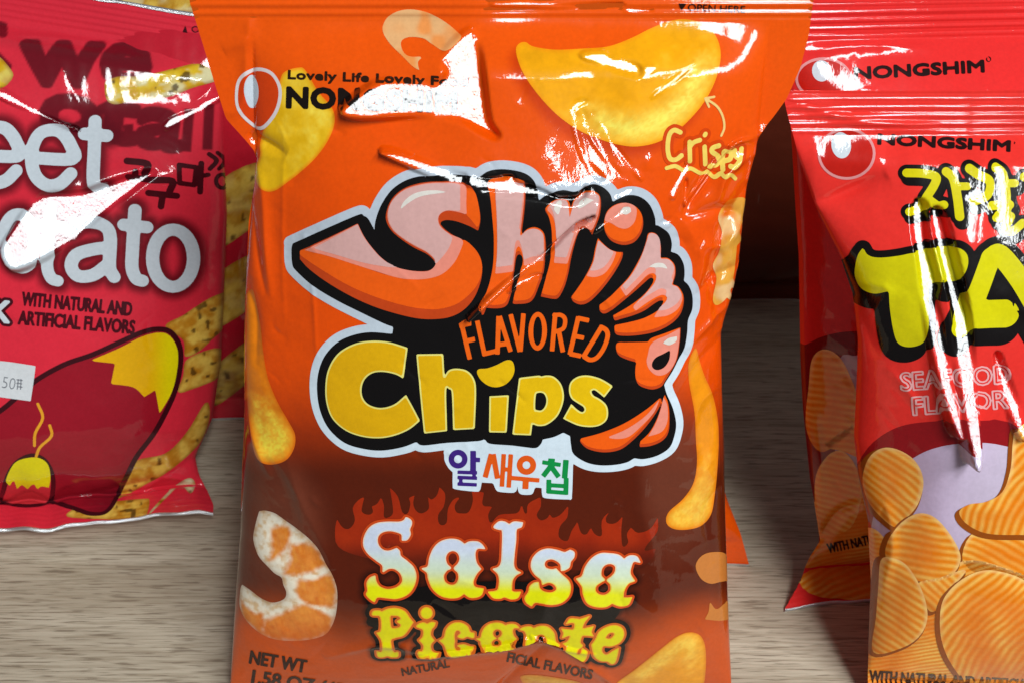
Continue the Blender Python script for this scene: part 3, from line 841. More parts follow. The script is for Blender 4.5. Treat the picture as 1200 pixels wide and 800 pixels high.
picante = union(
    fb.poly(K_.loop('50,180 60,150 110,145 130,155* 190,130 260,125 330,150 375,210 405,245* 370,300 320,360 250,380* 210,400 215,470 240,510 275,505* 270,545 220,550 180,540 140,550 100,545 90,500* 130,505 140,460 130,400 90,340* 125,320 130,240 115,190 80,185'), K_.loop('205,190 240,185 280,190 300,215 270,240 300,265 290,290 250,300 215,295 205,250')),
    fb.ellipse(430 + 525 / 7.5, 695 + 165 / 7.5, 6.4, 6.4),
    fb.poly(K_.loop('440,285 460,260 500,250 530,262* 570,245 600,250* 590,280 565,310 560,360 590,405* 560,440 565,490 600,515 630,520* 600,560 550,550 520,555 480,560 450,530 455,505* 490,500 500,450 465,405* 495,370 495,310')),
    fb.poly(K_.loop('640,405* 680,380 700,310 750,260 820,250 880,280 905,330 940,340* 935,380 880,370 840,385 800,370 825,340 810,315 780,320 765,360 770,410 765,450 780,490 815,500 825,470 800,450 850,440 900,455 935,460* 930,490 880,530 830,555 770,560 710,520 685,450')),
    fb.poly(a_small(a_out), a_small(a_in)),
    fb.poly(L_.loop('215,300 250,280 300,275 330,290* 390,270 450,280 500,330 515,400 545,440* 500,470* 430,455* 440,400 420,350 380,340 345,370 345,430* 350,450* 250,470* 265,430 270,350 250,310')),
    fb.poly(L_.loop('610,250* 640,210 690,210 720,215* 800,190* 760,240 745,290 790,285 835,275* 820,320 835,355* 780,350 740,355 725,410 745,440 700,480 700,510 730,505 745,460* 780,490 775,540 740,575 680,565 630,545 605,490 610,450 580,420* 620,400 640,350 575,370* 585,330 570,295* 620,300 670,300 680,250 650,240')),
    fb.poly(L_.loop('825,430* 860,380 890,320 950,280 1020,265 1080,290 1095,350 1060,410 990,440 920,440 910,490 950,515 1010,480 1050,460* 1040,520 1020,580 990,590 960,570 900,565 850,530 835,480'), L_.loop('940,370 970,330 1010,325 1015,350 980,380')))
fold = fb.poly(PX.loop('425,640* 770,640* 760,800* 700,784* 672,768* 656,758* 632,748* 600,756* 560,764* 520,772* 470,790* 420,790*'))
pic_black = inter(union(offset(picante, 2.0), fb.poly(PX.loop('430,694 470,690 520,684 600,680 690,690 742,702 728,712 722,722 700,735 560,740 440,735 434,715'))), fold)
# printed soft dark glow behind the two words
DS, DPb = fb.field(salsa), fb.field(pic_black)
colg = mix(colg, lin((22, 6, 3))[None, None], 0.85 * smooth(3.4, 0.6, DS) * smooth(630, 690, py) + 0.45 * smooth(2.0, 0.4, DS) * smooth(690, 630, py))
colg = mix(colg, lin((20, 8, 5))[None, None], 0.6 * smooth(1.6, 0.0, DPb))
# printed drop shadows under the pictured chips
main_chip = fb.poly(O_.loop('18,180 35,145 65,140 100,160 200,175 330,170 450,160 560,120 650,75 740,40 820,32 900,55 955,110 978,190 965,280 930,370 870,460 780,550 690,605 590,628 500,620 400,590 300,545 200,470 110,370 45,270'))
Dc = fb.field(shift(main_chip, -1.2, -2.0))
colg = mix(colg, lin((190, 48, 2))[None, None], 0.7 * smooth(2.0, -1.5, Dc))
fb.build(colg)

# --- crisp print, back to front
d = fb.decal
flames = fb.poly(M_.loop('20,215 8,160 15,115* 35,145 60,150 80,120 72,75 95,45 115,35* 108,60 105,90 130,100 145,90 140,70* 160,60 175,35* 185,70 185,110 215,100 215,60 205,0* 235,35 250,90 270,95 280,60 275,40 295,30* 290,60 300,85 320,95 345,80 345,50 340,30* 355,45 375,30 385,0* 405,25 400,70 380,100 385,135 410,130 415,80 435,45 460,35* 440,65 445,90 465,95 490,90 505,50 500,10* 545,20* 540,65 575,70* 560,100 570,130 600,100 660,95 675,80 680,55* 690,90 700,95 705,60 750,35* 750,70 735,100 750,120 775,110 785,85* 790,110 820,100 850,65* 845,110 820,140 815,180 845,195 860,160 882,125* 895,165 915,170 930,145* 945,170 970,175 970,120 1005,80* 985,110 990,130 1020,130 1045,105* 1040,160 1045,215 1065,200 1060,170 1075,145* 1100,165 1145,150 1172,108* 1170,160 1135,205 1125,230 1165,220* 1150,260 1100,290 1000,300 850,300 600,300 300,290 100,250', 3))
def flame_col(p, xy, dd):
    nn = fbm(xy[:, 0] / 6, xy[:, 1] / 9, 8)
    c = mix(lin((168, 46, 10))[None], lin((150, 34, 8))[None], nn)
    return mix(c, lin((88, 24, 8))[None], smooth(628, 668, p[:, 1] + 10 * nn))
d('flame_print', flames, flame_col, 1, label='red brown flames printed behind the white lettering')

def shrimp_photo():
    body = fb.poly(N_.loop('170,40* 210,38 265,55 330,100 400,150 470,210 520,270 560,350 600,420 625,500 625,600 605,690 560,760 480,790 380,800 280,795 200,770 130,720 80,660 55,590 60,500 70,470* 120,505 180,550 240,575 285,570 320,550 328,515 310,470 300,430 260,405 220,365 170,310 145,250 135,190 150,110'))
    segs = [fb.poly(N_.loop(q)) for q in (
        '235,145 300,125 350,130 355,200 330,260 270,320 225,330 245,250', '370,235 440,225 500,250 550,330 555,360* 480,400 400,415 310,415 330,370 350,320 345,260',
        '400,440 480,440 560,410 600,430 622,500 615,605* 500,595 420,570 390,530 385,480', '210,680 300,640 380,600 440,580 520,620 600,660 590,720 520,780 400,795 300,790 200,765',
        '60,560 100,600 150,640 190,640 190,750 120,710 70,640')]
    def col(p, xy, dd):
        nn = fbm(xy[:, 0] / 1.6, xy[:, 1] / 1.6, 31, 4)
        st = vnoise(xy[:, 0] / 0.5 + xy[:, 1] / 3, xy[:, 1] / 2.5, 35)
        c = mix(lin((222, 186, 142))[None], lin((242, 230, 208))[None], smooth(0.25, 0.6, nn))
        for k, sgs in enumerate(segs):
            o = mix(lin((204, 92, 14))[None], lin((236, 148, 44))[None], np.clip(nn * 0.8 + st * 0.35, 0, 1))
            c = mix(c, o, smooth(0.9, -1.1, sgs(xy) + 1.0 * (nn - 0.5)) * 0.97)
        c = mix(c, lin((150, 66, 16))[None], smooth(-1.2, 0.0, dd) * 0.35)
        c = c * (0.80 + 0.26 * smooth(0.0, -4.5, dd))[:, None]
        return mix(c, lin((214, 96, 30))[None], smooth(712, 748, p[:, 1]) * 0.6)
    d('shrimp_picture', body, col, 2, label='cooked curled shrimp pictured at the lower left of the bag')
shrimp_photo()
d('shrimp_print', fb.poly(BB.loop('705,90 730,55 790,35 860,45 920,75 970,115 985,140 930,185 880,160 850,140 800,135 770,150 775,185 800,205 850,205* 830,225 835,255* 810,240 775,205 730,160 705,120')),
  lambda p, xy, dd: mix(lin((240, 150, 78))[None], lin((232, 176, 118))[None], smooth(0.3, 0.7, vnoise(xy[:, 0] / 3.0, xy[:, 1] / 3.0, 2))), 2, label='pale peach shrimp silhouette at the top of the bag')
d('shrimp_print', union(fb.poly(GG.loop('850,345 865,310 900,290 960,290 985,330 980,390 940,405 905,410 870,390')), fb.poly(GG.loop('905,480* 930,510 960,490 975,480 985,540 950,555 885,550* 900,520'))), (196, 118, 50), 2, label='peach shrimp silhouette at the lower right edge')
d('shrimp_picture', fb.poly(DD.loop('930,215 960,200 1000,200 1005,240 975,350 960,480 940,560 900,600 880,580 895,500 880,450 905,400 915,330 900,270')),
  lambda p, xy, dd: mix(mix(lin((226, 106, 18))[None], lin((226, 160, 60))[None], smooth(0.35, 0.6, fbm(xy[:, 0] / 4, xy[:, 1] / 5, 14))), lin((236, 190, 130))[None], smooth(0.56, 0.72, fbm(xy[:, 0] / 5, xy[:, 1] / 6, 19))), 2, label='shrimp pictured across the right side fold')
GOLD = chip_paint((242, 164, 8), (244, 224, 92), (246, 150, 10), 41, (4.5, 3.0), (0.75, -0.9))
d('chip_picture', main_chip, GOLD, 2, label='large curved golden chip pictured at the top right')
d('chip_picture', fb.poly(BB.loop('330,300 350,260 400,245 425,255 470,330 520,390 530,440 510,500 470,560 420,610 370,650 310,690 262,680 240,620 262,560 265,500')), chip_paint((234, 180, 16), (240, 216, 80), (236, 128, 12), 47, (4.0, 3.5), (0.2, 0.2)), 2, label='golden chip pictured behind the round emblem')
d('chip_picture', fb.poly(P_.loop('35,60 50,32 65,45 80,110 95,200 105,300 125,410 165,510 210,590 240,650 235,710 200,760 140,778 90,765 65,720 50,640 38,520 30,400 28,250 30,130')), chip_paint((232, 124, 12), (240, 212, 66), (214, 100, 14), 53, (4.2, 2.6), (0.0, -1.6)), 2, label='long chip pictured on the left edge of the bag')
d('chip_picture', fb.poly(EE.loop('845,95 855,100 865,140 885,200 915,270 935,360 940,450 935,560 925,660 910,740 870,785 810,800 760,795 735,770 745,730 800,680 840,620 855,540 850,440 845,340 825,230 822,150')), chip_paint((232, 140, 14), (240, 190, 66), (222, 116, 18), 59, (3.4, 2.6), (-0.3, -1.4)), 2, label='long chip pictured on the right edge of the bag')
d('chip_picture', fb.poly(GG.loop('540,800 620,740 720,660 780,615 830,600 870,615 888,660 890,740 880,820 860,900 800,960 700,960 600,900 530,840')), chip_paint((234, 152, 20), (242, 196, 74), (214, 120, 18), 61, (4.0, 3.0), (-0.4, 0.8)), 2, label='golden chip pictured at the bottom right')
d('chip_picture', fb.poly(GG.loop('165,775 210,765 300,775 400,795 440,830 300,850 200,820')), chip_paint((208, 128, 22), (222, 170, 60), (200, 100, 18), 67), 2)

WHITE = (206, 214, 222)
grey = union(offset(black, 2.05), tag)
logo = d('logo_backing', grey, lambda p, xy, dd: mix(lin((188, 197, 208))[None], lin((212, 226, 236))[None], smooth(330, 480, p[:, 1])), 3, label='pale outline round the big lettering')
d('logo_shadow', black, (14, 11, 11), 4, label='black ground of the big lettering')
sh = d('lettering', shrimp_full, (196, 66, 20), 5, label='orange and pink word Shrimp shaped like a shrimp')
d('lettering_face', shrimp_bright, (240, 92, 14), 6, parent=sh)
d('lettering_face', shrimp_pink, (234, 140, 120), 7, parent=sh)
d('lettering_face', shrimp_light, (214, 166, 160), 8, parent=sh)
for g in gleam: d('lettering_gleam', g, (222, 214, 204), 9, parent=sh)
flav = fb.bars([H_.straight(q) for q in ('70,250 130,508', '52,264 138,244', '96,376 168,360', '185,225 240,480', '226,470 320,448', '343,192 334,472', '350,192 432,452', '330,402 412,392', '432,178 500,452', '527,172 504,452',
                                         '762,168 738,448', '790,310 818,455', '933,195 868,474', '928,206 1012,224', '905,338 974,352', '868,466 952,484')], 5.4)
flav = union(flav, minus(fb.ellipse(530 + 632 / 6.316, 340 + 302 / 6.316, 10.9, 22.3, 1), fb.ellipse(530 + 632 / 6.316, 340 + 302 / 6.316, 5.2, 16.8, 1)),
             fb.stroke(H_.line('755,185 800,183 830,205 834,245 818,285 760,308'), 5.0), fb.stroke(H_.line('1102,272 1140,298 1148,345 1118,430 1070,495 1020,512 978,490'), 5.4), fb.bars([H_.straight('1108,262 968,492')], 5.4))
d('lettering', flav, (240, 98, 16), 5, k=2, label='orange word FLAVORED arched over the yellow word')
ch = d('lettering', union(chips_full, chip_dot), (234, 224, 122), 5, label='big yellow word Chips with a chip dotting its i')
d('lettering_face', union([offset(q, -0.42) for q in chips_full] + [chip_dot]), lambda p, xy, dd: mix(lin((224, 168, 8))[None], lin((232, 188, 10))[None], smooth(370, 720, p[:, 0])), 6, parent=ch)
bars = lambda qs, w: fb.bars([G_.straight(q) for q in qs], w / 7.059)
ring = lambda cx, cy, ro, ri: minus(fb.ellipse(510 + cx / 7.059, 510 + cy / 7.059, ro / 7.059, ro / 7.059), fb.ellipse(510 + cx / 7.059, 510 + cy / 7.059, ri / 7.059, ri / 7.059))
d('lettering', union(ring(190, 190, 78, 33), bars(['314,122 314,300'], 48), bars(['330,196 372,198'], 38), bars(['185,298 347,304', '323,290 323,352', '185,341 347,348', '212,341 212,405', '185,396 345,403'], 29)), (62, 34, 122), 5, k=2, label='purple Korean letter on the white tag')
d('lettering', union(bars(['466,148 414,342', '480,148 516,352'], 44), bars(['568,148 552,418', '626,150 608,426'], 38), bars(['575,275 615,277'], 34), ring(755, 240, 80, 32), bars(['632,346 862,366'], 36), bars(['750,355 746,438'], 50)), (226, 88, 20), 5, k=2, label='two orange Korean letters on the white tag')
d('lettering', union(bars(['935,196 990,200'], 26), bars(['886,216 1038,238'], 34), bars(['968,232 892,332', '962,255 1022,338'], 42), bars(['1082,196 1070,350'], 46), bars(['940,360 938,472', '1084,345 1080,485'], 40), bars(['930,405 1090,414', '925,458 1090,470'], 34)), (14, 140, 66), 5, k=2, label='green Korean letter on the white tag')

d('word_shadow', pic_black, (14, 9, 8), 3, label='black ground behind the yellow lettering')
def salsa_col(p, xy, dd):
    t = p[:, 1] - 0.03 * (p[:, 0] - 430)
    c = mix(lin((206, 214, 232))[None], lin((206, 220, 196))[None], smooth(636, 664, t))
    return mix(c, lin((226, 224, 10))[None], smooth(660, 688, t))
so = d('lettering', offset(salsa, 0.85), (204, 72, 22), 5, k=2, label='white to yellow word Salsa with red outline')
d('lettering_rim', offset(salsa, 0.18), lambda p, xy, dd: mix(lin((236, 214, 190))[None], lin((240, 190, 40))[None], smooth(650, 690, p[:, 1])), 6, k=2, parent=so)
d('lettering_face', offset(salsa, -0.1), salsa_col, 7, k=2, parent=so)
po = d('lettering', inter(offset(picante, 0.85), fold), (206, 96, 26), 5, k=2, label='yellow word Picante cut by a fold in the film')
d('lettering_rim', inter(offset(picante, 0.22), fold), (238, 170, 34), 6, k=2, parent=po)
d('lettering_face', inter(offset(picante, -0.08), fold), (222, 212, 8), 7, k=2, parent=po)

# brand line and small print
ring_l = BB.loop('175,350 185,290 225,255 270,250 310,270 335,320 330,380 305,430 265,465 220,440 185,400')
em = d('emblem', offset(fb.poly(ring_l), 0.3), (228, 214, 214), 4, k=2, label='round egg shaped emblem with a white ring')
d('emblem_field', offset(fb.poly(ring_l), -0.55), (222, 66, 10), 5, k=2, parent=em)
d('emblem_egg', fb.ellipse(220 + 231 / 3.076, 330 / 3.076, 8.8, 19.5, -2), (208, 216, 224), 6, k=2, parent=em)
d('lettering', fb.text('Lovely Life Lovely Food', (338, 92.5), (548, 101), 9.6, bold=0.7, spacing=1.05), (46, 22, 8), 4, k=3, label='small dark slogan above the maker name')
d('lettering', fb.text('NONGSHIM', (337, 125.5), (534, 131), 22, bold=2.1, spacing=1.08), (24, 14, 10), 4, k=2, label='heavy black maker name beside the emblem')
d('lettering', union(fb.text('OPEN HERE', (806, 13.0), (873, 15.5), 8.2, bold=0.12), fb.poly(PX.loop('795,4.5* 804,4.8* 799,13*'))), (40, 18, 6), 4, k=3, label='small black words OPEN HERE with a triangle')
crispy = [CC.line(q) for q in ('668,478 645,470 628,488 622,535 630,572 652,576 672,562', '702,582 701,512', '702,530 716,514 738,506', '757,592 755,530', '756,488 758,484', '806,526 784,534 782,548 806,566 800,594 772,600', '826,546 822,612', '826,548 850,548 848,574 826,582', '864,542 868,566 880,572', '888,536 882,580 866,604 850,602')]
d('lettering', union([offset(fb.stroke(c, 5.8), 0.8) for c in crispy]), (212, 66, 4), 3, k=2, label='darker halo of the word Crispy')
d('lettering', union([fb.stroke(c, 5.2) for c in crispy] + [fb.stroke(CC.line('618,607 650,600 680,615 705,608 740,625 765,620 790,640 815,627 830,640 850,631 866,645'), 4.0)]), (240, 208, 96), 4, k=2, label='yellow hand drawn word Crispy with wavy underline')
d('arrow_print', union(fb.stroke(CC.line('815,490 826,460 820,420 800,385 765,360'), 2.6), fb.stroke(CC.straight('790,350 757,356 771,386'), 2.6)), (240, 200, 120), 4, k=2, label='thin curved arrow pointing at the chip')
d('lettering', union(fb.text('NET WT', (292.5, 776), (357.5, 787), 14.5, bold=0.9), fb.text('1.58 OZ (45g)', (295, 799), (418, 818), 15, bold=0.9)), (44, 14, 6), 4, k=2, label='dark net weight print at the bottom left')
d('lettering', fb.text('NATURAL', (472, 791), (527, 780.5), 9, bold=0.5), (60, 22, 10), 4, k=3, label='small dark word NATURAL under the fold')
d('lettering', fb.text('FICIAL FLAVORS', (594, 774), (693, 795), 11, bold=0.55), (56, 22, 10), 4, k=3, label='small dark words FICIAL FLAVORS at the bottom')

# ------------------------------------------------------------------ left bag: sweet potato snack
Q_, R_, S_, T_ = Crop(0, 380, 3.078), Crop(0, 0, 4.444), Crop(0, 120, 3.478), Crop(0, 320, 2.4233)
GROUP = 'bags of snacks standing on the shelf'
def left_shape(b):
    for (cx, cy, rx, ry, amp) in ((90, 215, 34, 8, 2.2), (60, 130, 40, 10, -2.0), (200, 120, 30, 9, -1.8), (130, 560, 40, 10, 2.0)):
        c = b.find([(cx, cy)])[0]
        b.H += amp * np.exp(-((b.GX - c[0]) / rx) ** 2 - ((b.GY - c[1]) / ry) ** 2)
lb = Bag('snack_bag', 'crimson bag of sweet potato snack with a small white price sticker', GROUP,
         foot=(20, 612), lean=25, yaw=8, step=0.55, thick=24, back=14, seed=21, lift=-0.008, bend=62, hem=11.0, gather=0.75, fine=24, extra=left_shape,
         left=[(-250, -60), (-235, 60), (-225, 200), (-225, 400), (-215, 520), (-225, 640)],
         right=[(262, 0), (258, 60), (260, 130), (266, 250), (263, 330), (259, 420), (249, 490), (229, 534), (234, 556), (258, 596), (266, 640)],
         top=[(0, -20), (240, 18)], seal=(13, 15), rise=(70, 34), quick=(0.3, 10), wr=0.5,
         facets=[(S_.raw('20,600 60,520 110,440 180,380 330,370 480,320 625,285 560,340 420,450 300,560 150,650 60,675')[0], 1.6), (R_.raw('0,470 60,490 200,580 320,640 405,670 380,678 280,640 150,580 0,510')[0], 0.7),
                 (R_.raw('850,655 900,610 1000,575 1080,520 1155,492 1150,515 1090,555 1000,605 900,660 860,675')[0], 0.8), (R_.raw('325,380 340,378 405,520 398,525')[0], 0.5)],
         creases=[([(75, 600), (120, 575), (190, 560), (228, 535)], 2.4, -1.8), ([(150, 590), (190, 560), (232, 565)], 1.2, 1.3),
                  ([(10, 40), (60, 44), (130, 52)], 1.2, 0.9), ([(40, 585), (90, 592), (150, 588)], 1.4, 1.2), ([(245, 500), (254, 400), (259, 300)], 1.4, 0.9)])
px, py = lb.PPX[..., 0], lb.PPX[..., 1]
RED = lin((224, 44, 62))
colg = np.tile(RED, lb.GX.shape + (1,)) * (0.93 + 0.14 * fbm(lb.GX / 30, lb.GY / 30, 3))[..., None]
e_path = '135,228 295,232 290,180 255,128 215,114 165,128 135,180 130,250 150,308 195,340 245,332 288,292'
def sl(q, dx=0, dy=0, w=15.5):
    c = S_.line(q) + np.array([dx / 3.478, dy / 3.478])
    return lb.stroke(c, w)
def rings(cx, cy, rx, ry, w=15.5):
    a = np.linspace(0, 2 * math.pi, 33)
    return lb.stroke(np.stack([cx + rx * np.cos(a), cy + ry * np.sin(a)], 1), w)
tt = ['388,78 384,200 380,315 392,345 420,352', '345,130 435,138']
at = ['290,525 325,495 385,490 435,512 450,560 446,670 465,712', '446,592 380,600 312,622 290,668 318,708 380,704 440,662']
big = union(sl(e_path), sl(e_path, -222, -12), [sl(q) for q in tt], rings(75 / 3.478, 120 + 568 / 3.478, 18.5, 32),
            [sl(q, -345, -45) for q in at[:0]], [sl(q, -345, 0) for q in ('550,440 540,600 538,675 555,718 580,728', '505,500 598,510')], [sl(q) for q in at],
            [sl(q) for q in ('550,440 540,600 538,675 555,718 580,728', '505,500 598,510')], rings(705 / 3.478, 120 + 636 / 3.478, 24, 33.5),
            lb.stroke(PX.line('-80,330 -82,240'), 15.5), lb.stroke(PX.line('-82,244 -50,240 -34,256 -36,280 -54,294 -82,292'), 15.5),
            lb.stroke(PX.line('-190,210 -180,222 -150,220 -140,200 -160,180 -182,165 -178,140 -155,132 -138,142'), 15.5), lb.stroke(PX.straight('-128,160 -116,212 -100,168 -84,214 -72,160'), 14))
Db = lb.field(big)
colg = mix(colg, lin((84, 12, 22))[None, None], 0.85 * smooth(4.2, 0.5, Db))
# darker ghost letters of the upper field, part of the film's print
ghost = union(lb.text('we', (28, 96), (172, 100), 68, bold=6.5), lb.text('ota', (48, 152), (210, 176), 62, bold=6), lb.bars([[(222, 128), (218, 178)], [(245, 122), (243, 176)], [(150, 146), (152, 168)]], 12),
              lb.text('S', (-70, 96), (10, 96), 70, bold=4.0))
Dg = lb.field(ghost)
colg = mix(colg, lin((100, 12, 26))[None, None], 0.93 * smooth(0.35, -0.35, Dg))
lb.build(colg)
d = lb.decal
def stick_paint(seed, dark=(196, 130, 30), light=(238, 196, 84), white=0.0):
    def f(p, xy, dd):
        n1 = fbm(xy[:, 0] / 3.0, xy[:, 1] / 3.0, seed, 4)
        c = mix(lin(dark)[None], lin(light)[None], smooth(0.25, 0.75, n1))
        if white: c = mix(c, lin((226, 222, 178))[None], white * smooth(0.45, 0.7, fbm(xy[:, 0] / 4.5, xy[:, 1] / 3.2, seed + 3)))
        c = mix(c, lin((60, 34, 14))[None], smooth(0.80, 0.86, vnoise(xy[:, 0] / 2.2, xy[:, 1] / 2.2, seed + 8)) * 0.8)
        return mix(c, lin((150, 84, 18))[None], smooth(-1.3, 0, dd) * 0.6)
    return f
d('stick_picture', lb.poly(R_.loop('545,440 560,420 620,400 700,400 800,385 900,360 1000,335 1080,325 1125,330* 1150,415* 1090,435 1000,460 900,500 780,525 680,530 600,545 555,520')), stick_paint(3, (214, 164, 18), (232, 196, 48), 0.85), 2, label='pale yellow crinkle stick pictured near the top')
d('stick_picture', lb.poly(R_.loop('-60,260 0,300 30,330 70,390 40,440 0,460 -70,450')), stick_paint(5, (214, 164, 18), (232, 206, 60), 0.2), 2)
for i, q in enumerate(('470,150 520,120 580,80 622,60 640,62 635,150 600,190 560,225 525,235 520,190', '530,245 600,215 632,222 625,290 540,330 505,335 520,290', '580,370 595,380 590,430 560,490 480,560 410,600 330,640 350,580 390,530 470,510 530,450', '190,690 240,655 300,650 400,640 425,648 400,715 330,700')):
    d('stick_picture', lb.poly(T_.loop(q)), stick_paint(11 + i), 2, label='golden crinkle stick pictured behind the potato' if i < 2 else None)
d('stick_picture', lb.poly(T_.loop('395,715* 440,660 500,600 540,580 555,600 540,625 510,605 450,660')), stick_paint(19, (210, 150, 30), (236, 224, 180), 0.9), 3)
pot = lb.poly(Q_.loop('-200,480 -100,370 0,300 60,250 130,190 230,135 330,100 430,55 510,20 570,8 620,20 655,70 660,140 640,240 600,330 560,400 500,480 460,560 400,670 330,690 250,665 150,640 0,650 -150,640'))
po_ = d('potato_print', pot, (62, 14, 22), 4, label='plain dark red sweet potato drawing with a bitten yellow end')
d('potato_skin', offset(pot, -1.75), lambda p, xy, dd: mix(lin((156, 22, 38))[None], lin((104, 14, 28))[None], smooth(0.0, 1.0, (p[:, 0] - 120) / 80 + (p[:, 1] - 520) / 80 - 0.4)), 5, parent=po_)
d('potato_flesh', lb.poly(Q_.loop('325,130* 430,85 510,45 570,30 610,40 638,85 640,150 620,240 575,320* 560,235* 520,260* 480,225 400,213* 415,140*')), lambda p, xy, dd: mix(lin((238, 178, 12))[None], lin((240, 222, 10))[None], smooth(170, 205, p[:, 0])), 6, parent=po_)
hp = lb.poly(Q_.loop('0,640 5,590 25,530 60,485 115,462 165,480 195,530 200,590 180,645 90,660'))
hp_ = d('potato_print', hp, (62, 14, 22), 6, label='small drawn half potato with yellow top and steam')
d('potato_skin', offset(hp, -1.5), (206, 52, 60), 7, parent=hp_)
d('potato_flesh', lb.poly(Q_.loop('22,556 50,500 90,480 140,478 172,500 182,545 176,585* 150,580 135,592* 122,572 100,590* 80,575 62,590* 50,560 35,578*')), (236, 220, 14), 8, parent=hp_)
d('steam_print', union(lb.stroke(Q_.line('137,285 155,335 128,390 125,435'), 3.4), lb.stroke(Q_.line('180,362 186,400 145,440 131,474'), 3.4)), (232, 160, 40), 7, k=2)
d('lettering', big, (206, 214, 220), 3, label='big rounded white words Sweet Potato')
ko = union([lb.stroke(S_.line(q), w / 3.478) for q, w in (('518,240 600,252 590,292', 29), ('552,282 550,305', 25), ('525,305 612,318', 27), ('622,318 702,322 692,362', 29), ('605,370 720,382', 27), ('662,385 656,425', 27), ('820,250 815,366', 24), ('820,302 848,296', 20), ('852,212 882,238 855,272', 20), ('886,206 918,238 892,272', 20))]
           + [lb.stroke(S_.straight('730,256 800,266 792,338 732,330 730,256'), 6.0), rings(906 / 3.478, 120 + 322 / 3.478, 7.5, 8, 6.0)])
d('lettering', ko, (70, 10, 20), 3, k=2, label='small dark red Korean name in brush strokes')
d('lettering', union(lb.text('WITH NATURAL AND', (25.5, 357.5), (153.5, 370), 15, bold=0.9), lb.text('ARTIFICIAL FLAVORS', (21.5, 379.5), (157, 391), 15, bold=0.9)), (74, 10, 22), 3, k=3, label='two lines of dark flavor print under the big words')
sn = lb.text('SNACK', (-96, 366), (10, 378), 24, bold=1.5)
sno = d('lettering', offset(sn, 1.0), (70, 10, 22), 3, k=2, label='white word ending in K at the left rim')
if sno: d('lettering_face', sn, (206, 214, 220), 4, k=2, parent=sno)
d('lettering', union(lb.text('OPEN HERE', (224, 38.0), (290, 45), 7.5, bold=0.1), lb.poly(PX.loop('214,38* 220,39* 217,30*'))), (60, 6, 16), 3, k=3, label='tiny dark words OPEN HERE on the top seal')
stk = d('price_sticker', lb.poly(T_.loop('-40,246* 20,250 102,262* 96,310 88,362* 0,350 -44,342*')), (214, 216, 218), 10, k=2, label='white paper price sticker with a grey number', mat=PAPER)
d('lettering', union(lb.text('50', (2, 453.5), (17.5, 456), 13.5, bold=-0.25), lb.bars([[(19.5, 444), (27, 445)], [(19.5, 448), (26.5, 449)], [(20, 452), (27, 453)], [(22, 443), (20.5, 456)], [(25, 443), (24.5, 456)]], 1.2)), (120, 122, 128), 11, k=3, parent=stk, mat=PAPER)

# ------------------------------------------------------------------ right front bag: seafood chips
U_, V_, W_, X_, Z_ = Crop(1040, 170, 7.275), Crop(980, 260, 3.332), Crop(900, 400, 2.5), Crop(1000, 490, 2.58), Crop(880, 0, 3.078)
def right_shape(b):
    for (cx, cy, rx, ry, amp) in ((1120, 420, 6, 60, 1.8), (1000, 230, 12, 10, -2.5), (1060, 560, 10, 30, -1.2), (1010, 500, 8, 22, -2.0)):
        c = b.find([(cx, cy)])[0]
        b.H += amp * np.exp(-((b.GX - c[0]) / rx) ** 2 - ((b.GY - c[1]) / ry) ** 2)
rb = Bag('snack_bag', 'bright red bag of seafood flavor chips, foremost at the right side', GROUP,
         foot=(1290, 838), lean=17, yaw=-3, step=0.52, thick=24, back=16, seed=33, extra=right_shape,
         left=[(917, 100), (918, 112), (922, 130), (938, 190), (956, 240), (985, 300), (1001, 345), (1006, 400), (1005, 470), (1003, 515), (1008, 560), (1018, 610), (1021, 680), (1017, 800), (1014, 840)],
         right=[(1640, 90), (1630, 200), (1600, 300), (1590, 500), (1585, 700), (1590, 840)],
         top=[(918, 107), (1200, 106)], seal=(11, 10), rise=(60, 46), quick=(0.2, 8), wr=0.42, sag=0.4, fine=18, gather=0.8, ribs=0.3,
         facets=[(V_.raw('315,-60 340,-60 347,50 358,130 385,240 378,310 400,400 422,560 472,790 452,790 400,600 365,400 350,310 335,150 318,40')[0], 0.9, 0.7), (V_.raw('390,-40 415,-10 450,120 500,330 522,480 530,700 532,830 515,915 500,830 490,700 480,500 470,350 440,200 400,40')[0], 0.9, 0.7),
                 (V_.raw('630,520 650,570 700,700 730,830 700,800 650,640')[0], 0.8, 0.4), (U_.raw('685,420 730,388 810,392 830,470 900,580 880,590 780,500 700,460')[0], 0.7)],
         creases=[([(956, 240), (990, 228), (1040, 206)], 2.0, -2.2), ([(985, 300), (1010, 372), (1030, 420)], 2.0, -1.2),
                  ([(1040, 430), (1060, 452), (1085, 490)], 1.2, 0.7), ([(1018, 610), (1036, 590), (1044, 640), (1030, 700)], 1.6, 1.3), ([(920, 118), (1000, 140), (1100, 150)], 1.4, 1.0), ([(1010, 380), (1040, 340), (1000, 330)], 1.5, 0.8)])
px, py = rb.PPX[..., 0], rb.PPX[..., 1]
colg = np.tile(lin((238, 52, 44)), rb.GX.shape + (1,)) * (0.92 + 0.16 * fbm(rb.GX / 30, rb.GY / 30, 4))[..., None]
rb.build(colg, foil_top=False)
d = rb.decal
